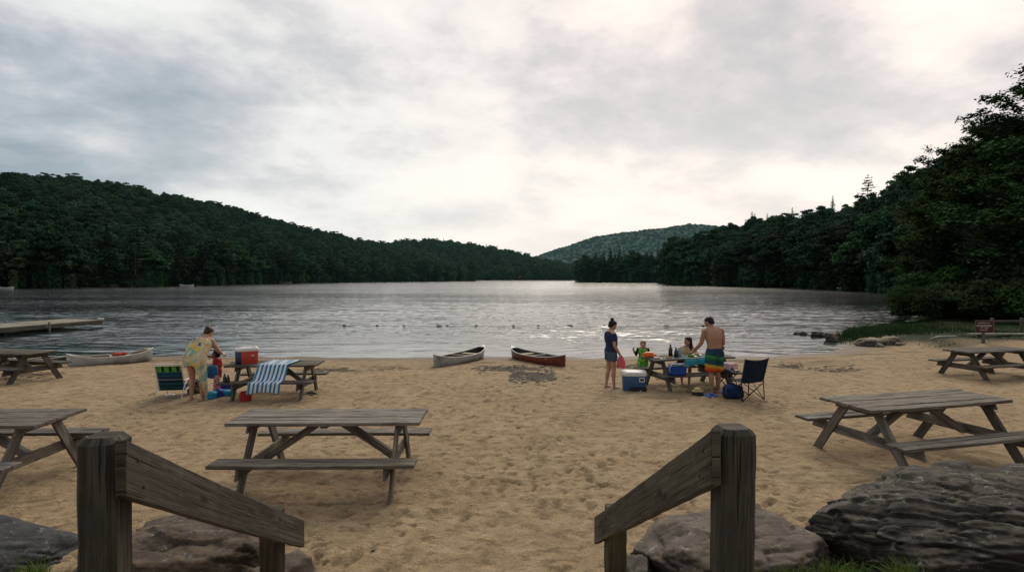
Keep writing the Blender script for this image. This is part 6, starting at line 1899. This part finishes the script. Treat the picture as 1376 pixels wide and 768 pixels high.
    mb = MB(); mb.tube([(-.20, -.11, .25), (.0, -.139, .26), (.20, -.11, .25)], .006, 6); mb.tube([(-.22, -.10, .10), (-.25, -.12, .2), (-.14, -.05, .29)], .010, 6); mb.build('trim', mat_plain('pale_piping', (.35, .42, .45), .5), root)
    # turquoise towel over the near half of the table
    tq = mat_fabric('turquoise_towelling', (.035, .30, .38), .95, .25, 120, 9)
    pth = [(.05, top + .006), (-.34, top + .008), (-.375, top - .02), (-.385, top - .10), (-.39, top - .19)]
    cum2 = [0]
    for i in range(1, len(pth)): cum2.append(cum2[-1] + math.hypot(pth[i][0] - pth[i - 1][0], pth[i][1] - pth[i - 1][1]))
    def tt(u, v):
        sd = v * cum2[-1] * (1 - .10 * math.sin(u * 5)); yy = float(np.interp(sd, cum2, [a for a, b in pth])); zz = float(np.interp(sd, cum2, [b for a, b in pth])); h = float(sstep(.38, .5, np.array(sd)))
        rip = h * (.016 * math.sin(u * 23) + .012 * math.sin(u * 11 + 1)) + (1 - h) * .0
        return T5(-.30 + .98 * u, yy - .008 - abs(rip), zz + .003 + (1 - h) * .006 * abs(math.sin(u * 14 + v * 6)))
    mb = MB(); mb.sheet(tt, 56, 30); o = mb.build('beach_towel', tq); tag(o, 'turquoise towel spread over the near edge of the crowded table', 'towel'); so = o.modifiers.new('thickness', 'SOLIDIFY'); so.thickness = .006; so.offset = 1
    # things on the table
    def bottle(dx, dy, h, r, mat, cap, lab, name='bottle', zoff=0.0):
        q = T5(dx, dy, top + zoff + .002); root = empty(name, tuple(q)); tag(root, lab, 'bottle')
        mb = MB(); Z = Vector
        mb.loft([ering(Z((0, 0, z)), Z((1, 0, 0)), Z((0, 1, 0)), rr, rr, 16) for z, rr in ((0, r * .85), (.008, r), (h * .62, r), (h * .76, r * .5), (h * .92, r * .42))]); mb.build('glass', mat, root)
        mb = MB(); mb.loft([ering(Z((0, 0, z)), Z((1, 0, 0)), Z((0, 1, 0)), r * .5, r * .5, 12) for z in (h * .921, h)]); mb.build('cap', cap, root)
    cola = mat_plain('cola_dark', (.016, .010, .010), .12, .1, 6, .6, 0); clear = mat_plain('pale_blue_clear', (.20, .34, .42), .15, .2, 12, .6, 0)
    bottle(-.43, .06, .31, .048, cola, blackP, 'tall dark drink bottle in the middle of the crowded table')
    bottle(-.33, -.02, .24, .045, cola, blackP, 'shorter dark bottle beside the tall one on the crowded table')
    bottle(-.21, .05, .22, .055, clear, whiteP, 'pale blue clear bottle right of the dark bottles on the crowded table', zoff=.012)
    def dish(dx, dy, r, mat, lab, h=.018, zoff=0.0, food=None):
        q = T5(dx, dy, top + zoff + .002); root = empty('plate', tuple(q)); tag(root, lab, 'plate'); Z = Vector; mb = MB()
        mb.loft([ering(Z((0, 0, z)), Z((1, 0, 0)), Z((0, 1, 0)), rr, rr, 24) for z, rr in ((0, r * .7), (h * .3, r * .72), (h, r), (h * .9, r * .97), (h * .4, r * .68), (h * .38, .01))]); mb.build('dish', mat, root)
        if food:
            mb = MB(); rr_ = random.Random(int(dx * 100))
            for _ in range(7): mb.ball((rr_.uniform(-.5, .5) * r, rr_.uniform(-.5, .5) * r, h * .9 + .012), (.03, .026, .022), 8, 6, 0, .08)
            mb.build('food', food, root)
    dish(-.88, -.10, .13, mat_plain('lilac_plastic', (.38, .36, .50), .4), 'lilac plate at the left end of the crowded table', food=whiteP)
    dish(-.60, -.16, .12, mat_plain('sky_blue_plastic', (.16, .30, .55), .4), 'sky blue plate left of the dark bottles', food=mat_plain('bread', (.40, .26, .12), .8))
    dish(.06, -.08, .13, mat_plain('lime_plastic', (.22, .45, .10), .4), 'lime green plate on the turquoise towel', zoff=.012, food=mat_plain('greens', (.10, .26, .05), .7))
    dish(.32, .10, .12, whiteP, 'white plate behind the lime green one', zoff=.012, food=mat_plain('buns', (.42, .27, .13), .8))
    # orange inflatable arm band
    q = T5(-.99, .10, top + .075); mb = MB(); mb.ball(q, (.155, .085, .075), 16, 10); mb.ball(q + Vector((.12, -.02, -.02)), (.07, .07, .055), 12, 8)
    tag(mb.build('inflatable_float', mat_plain('orange_vinyl', (.62, .12, .015), .35, .1, 5)), 'orange inflatable float at the end of the crowded table beside the small child', 'float')
    # green bag with a dark red ball on it, right of the man
    q = T5(.80, .02, top); root = empty('tote_bag', tuple(q), .2); tag(root, 'green bag on the crowded table just right of the bare-backed adult', 'bag')
    mb = MB(); softbox(mb, (0, 0, .08), (.30, .20, .16), 0, .5, jit=.04, seed=6, sag=.2); mb.build('bag', mat_fabric('deep_green_cotton', (.02, .13, .045), fold=14), root)
    mb = MB(); mb.tube([(-.10, 0, .14), (-.06, 0, .25), (.06, 0, .25), (.10, 0, .14)], .012, 6); mb.build('handle', blackP, root)
    q = T5(.93, -.06, top + .20); mb = MB(); mb.ball(q, .052, 14, 10); tag(mb.build('ball', mat_plain('dark_red_rubber', (.16, .02, .02), .4)), 'small dark red ball lying on top of the green bag', 'ball')
    # tub with pink towel on a small dark stand, right of the man
    x, y, z = G(983, 530); root = empty('camp_table', (x, y + .35, z), .2); tag(root, 'small dark folding camp table right of the bare-backed adult', 'camp table')
    mb = MB(); mb.beam((-.24, 0, .50), (.24, 0, .50), .40, .03, bev=.006, seg=1); mb.build('tabletop', blackP, root)
    for a in (-1, 1):
        for b in (-1, 1):
            mb = MB(); mb.tube([(a * .21, b * .16, .485), (-a * .19, b * .17, .0)], .012, 6); mb.build('leg', blackT, root)
    mb = MB(); c0 = Vector((x, y + .35, z + .517)); X1, Y1 = Vector((1, 0, 0)), Vector((0, 1, 0))
    mb.loft([ering(c0 + Vector((0, 0, zz)), X1, Y1, a, a * .75, 24) for zz, a in ((0, .19), (.05, .215), (.14, .245), (.15, .25), (.15, .235), (.06, .20))])
    tag(mb.build('tub', whiteP), 'white round tub on the small camp table', 'tub')
    m, t = newmat('pink_white_towel'); co = t.coord('Object'); s = t.n('ShaderNodeSeparateXYZ'); t.l(co, s.inputs[0])
    n = t.noise(co, 9, 3); t.bsdf(t.ramp(n, [(.42, (.62, .55, .54)), (.5, (.55, .16, .18)), (.57, (.66, .60, .58)), (.64, (.10, .05, .12))]), .95, None, .1)
    mb = MB()
    def pt(u, v):
        a = (u - .5) * 2 * 1.35; rr = .16 + .10 * min(1, v * 2); dz = 0 if v < .5 else (v - .5) * .26
        return Vector((c0.x + math.sin(a) * rr * 1.04, c0.y - math.cos(a) * rr * .78, c0.z + .16 - dz + .01 * math.sin(u * 19)))
    mb.sheet(pt, 30, 12); o = mb.build('hand_towel', m); tag(o, 'pink and white patterned towel hanging over the white tub', 'towel'); so = o.modifiers.new('thickness', 'SOLIDIFY'); so.thickness = .006; so.offset = 1
    # folding chair
    x, y, z = 5.13, 12.02, ground_z(5.13, 12.0); root = empty('folding_chair', (x, y, z), math.radians(14)); tag(root, 'dark navy folding camp chair standing right of the family table', 'folding chair')
    nav = mat_fabric('dark_navy_canvas', (.010, .022, .040), .8, .3, 160, 5)
    W = .27
    mb = MB()
    def cb(u, v): return Vector(((u - .5) * 2 * W * (1 - .10 * math.sin(v * PI) * 0 + .05 * v), -.17 - .16 * v - .045 * math.sin(u * PI) * (1 - v * .5), .40 + .53 * v - .035 * math.sin(u * PI) * v))
    mb.sheet(cb, 16, 16); o = mb.build('backrest', nav, root); so = o.modifiers.new('thickness', 'SOLIDIFY'); so.thickness = .006
    mb = MB()
    def cs(u, v): return Vector(((u - .5) * 2 * W, -.18 + .45 * v, .415 - .075 * math.sin(u * PI) * math.sin(.25 + v * 2.5) + .02 * v))
    mb.sheet(cs, 16, 12); o = mb.build('seat', nav, root); so = o.modifiers.new('thickness', 'SOLIDIFY'); so.thickness = .006
    for sx in (-1, 1):
        mb = MB(); mb.tube([(sx * W, -.24, .0), (sx * W, -.20, .45), (sx * W * 1.06, -.34, .95)], .011, 8); mb.build('back_post', blackT, root)
        mb = MB(); mb.tube([(sx * W, .28, .0), (sx * W, .28, .62)], .011, 8); mb.build('front_post', blackT, root)
        mb = MB(); mb.tube([(sx * (W + .005), -.24, .02), (sx * (W + .005), .28, .42)], .009, 6); mb.tube([(sx * (W + .012), .28, .02), (sx * (W + .012), -.22, .42)], .009, 6); mb.build('side_cross', blackT, root)
        mb = MB()
        def ar(u, v, sx=sx): return Vector((sx * W + (u - .5) * .09, -.26 + .56 * v, .63 - .035 * math.sin(v * PI)))
        mb.sheet(ar, 3, 10); o = mb.build('armrest', nav, root); so = o.modifiers.new('thickness', 'SOLIDIFY'); so.thickness = .008
        mb = MB(); mb.ball((sx * W, -.24, .012), (.025, .025, .014), 8, 5); mb.ball((sx * W, .28, .012), (.025, .025, .014), 8, 5); mb.build('foot_cap', blackP, root)
    mb = MB(); mb.tube([(-W, -.245, .02), (W, -.235, .42)], .009, 6); mb.tube([(W, -.255, .02), (-W, -.235, .42)], .009, 6); mb.build('back_cross', blackT, root)
    mb = MB(); mb.tube([(-W, .285, .02), (W, .285, .42)], .009, 6); mb.tube([(W, .295, .02), (-W, .295, .42)], .009, 6); mb.build('front_cross', blackT, root)
    # navy backpack leaning by the chair
    x, y, z = G(987, 536.5); root = empty('backpack', (x, y + .1, z), .2); tag(root, 'slumped navy backpack on the sand at the foot of the folding chair', 'backpack')
    mb = MB(); softbox(mb, (0, 0, .17), (.46, .28, .36), 0, .55, 12, .03, 5, .25); mb.build('pack', mat_fabric('navy_backpack', (.012, .028, .085), .75, .35, 120, 7), root)
    mb = MB(); softbox(mb, (.03, -.15, .12), (.28, .07, .18), 0, .5, 8, .02, 6); mb.build('front_pocket', mat_fabric('navy_pocket', (.010, .020, .055), .75), root)
    mb = MB(); mb.tube([(-.10, -.05, .33), (-.07, -.06, .40), (.03, -.06, .40), (.06, -.05, .33)], .012, 6); mb.tube([(-.20, -.08, .28), (-.27, -.16, .12), (-.2, -.12, .02)], .014, 6); mb.build('strap', blackP, root)
    # hat on a small black bag
    x, y, z = G(938.5, 533.5); mb = MB(); softbox(mb, (x, y + .05, z + .06), (.25, .20, .13), .1, .5, 8, .03, 7); tag(mb.build('pouch', blackP), 'small black pouch on the sand under the straw hat', 'pouch')
    root = empty('sun_hat', (x - .005, y + .05, z + .125), .3); tag(root, 'pale straw sun hat lying on the small black pouch', 'hat'); Z = Vector
    straw = mat_plain('straw', (.46, .38, .18), .9, .25, 40)
    mb = MB(); mb.loft([ering(Z((0, 0, zz)), X1, Y1, a, a * .9, 20) for zz, a in ((.012, .085), (.05, .082), (.082, .06), (.09, .02))]); mb.build('crown', straw, root)
    mb = MB(); mb.loft([ering(Z((0, 0, zz)), X1, Y1, a, a * .9, 24) for zz, a in ((.0, .118), (.008, .125), (.016, .118), (.014, .084))]); mb.build('brim', straw, root)
    shoes(955, 534, mat_plain('blue_foam', (.035, .10, .36), .6), 'bright blue clogs on the sand in front of the bare-backed adult', 'clogs', .2, 'shoes', 1.0, .035)
    shoes(893, 530.5, mat_plain('pale_blue_foam', (.22, .36, .50), .6), 'pale blue flip-flops lying in front of the crowded table', rz=1.3)
    gb('folded_cloth', 902, 529, (.16, .12, .07), mat_plain('mottled_cloth', (.45, .36, .36), .9, .5, 30), 'mottled pink and white cloth beside the pale blue flip-flops', 'cloth', .3, 12, jit=.10)
    gb('folded_cloth', 969.5, 528, (.09, .12, .10), whiteP, 'small white cloth on the sand by the foot of the bare-backed adult', 'cloth', .1, 13, jit=.08)

def build_things():
    M['wood_table'] = mat_wood('weathered_table_wood', (.042, .035, .026), (.120, .105, .080), (.245, .225, .185), (.06, .07, .035), .30)
    M['wood_table_dark'] = mat_wood('dark_table_wood', (.030, .026, .019), (.080, .070, .052), (.165, .150, .120), (.05, .06, .035), .3)
    M['wood_post'] = mat_wood('weathered_post_wood', (.018, .016, .010), (.054, .047, .030), (.112, .097, .066), (.042, .055, .026), .60, .006)
    M['wood_dock'] = mat_wood('dock_wood', (.12, .105, .08), (.24, .22, .175), (.36, .34, .28), (.10, .10, .06), .2)
    M['wood_dock_dark'] = mat_wood('wet_dock_wood', (.03, .028, .022), (.07, .062, .048), (.12, .11, .085))
    M['rust'] = mat_plain('rusty_nail', (.04, .026, .018), .7, .3, 40)
    M['black_rubber'] = mat_plain('black_rubber', (.014, .013, .013), .7, .1)
    M['white_rubber'] = mat_plain('pale_rubber', (.50, .46, .42), .6, .1)
    build_tables(); build_rails(); build_rocks(); build_boats(); build_sign(); build_grass()
    build_people(); build_props()
# ------------------------------------------------------------------ run
M = {}
SC.render.engine = 'CYCLES'
SC.view_settings.view_transform = 'Standard'
SC.view_settings.look = 'None'
SC.view_settings.exposure = 0.0
SC.cycles.max_bounces = 6
SC.cycles.transparent_max_bounces = 8
SC.cycles.use_denoising = True
import os
_skip = set()
build_world(); build_sun()
build_base_ground(); build_beach(); build_water()
build_tree_protos()
build_hills()
build_near_trees()
build_things()
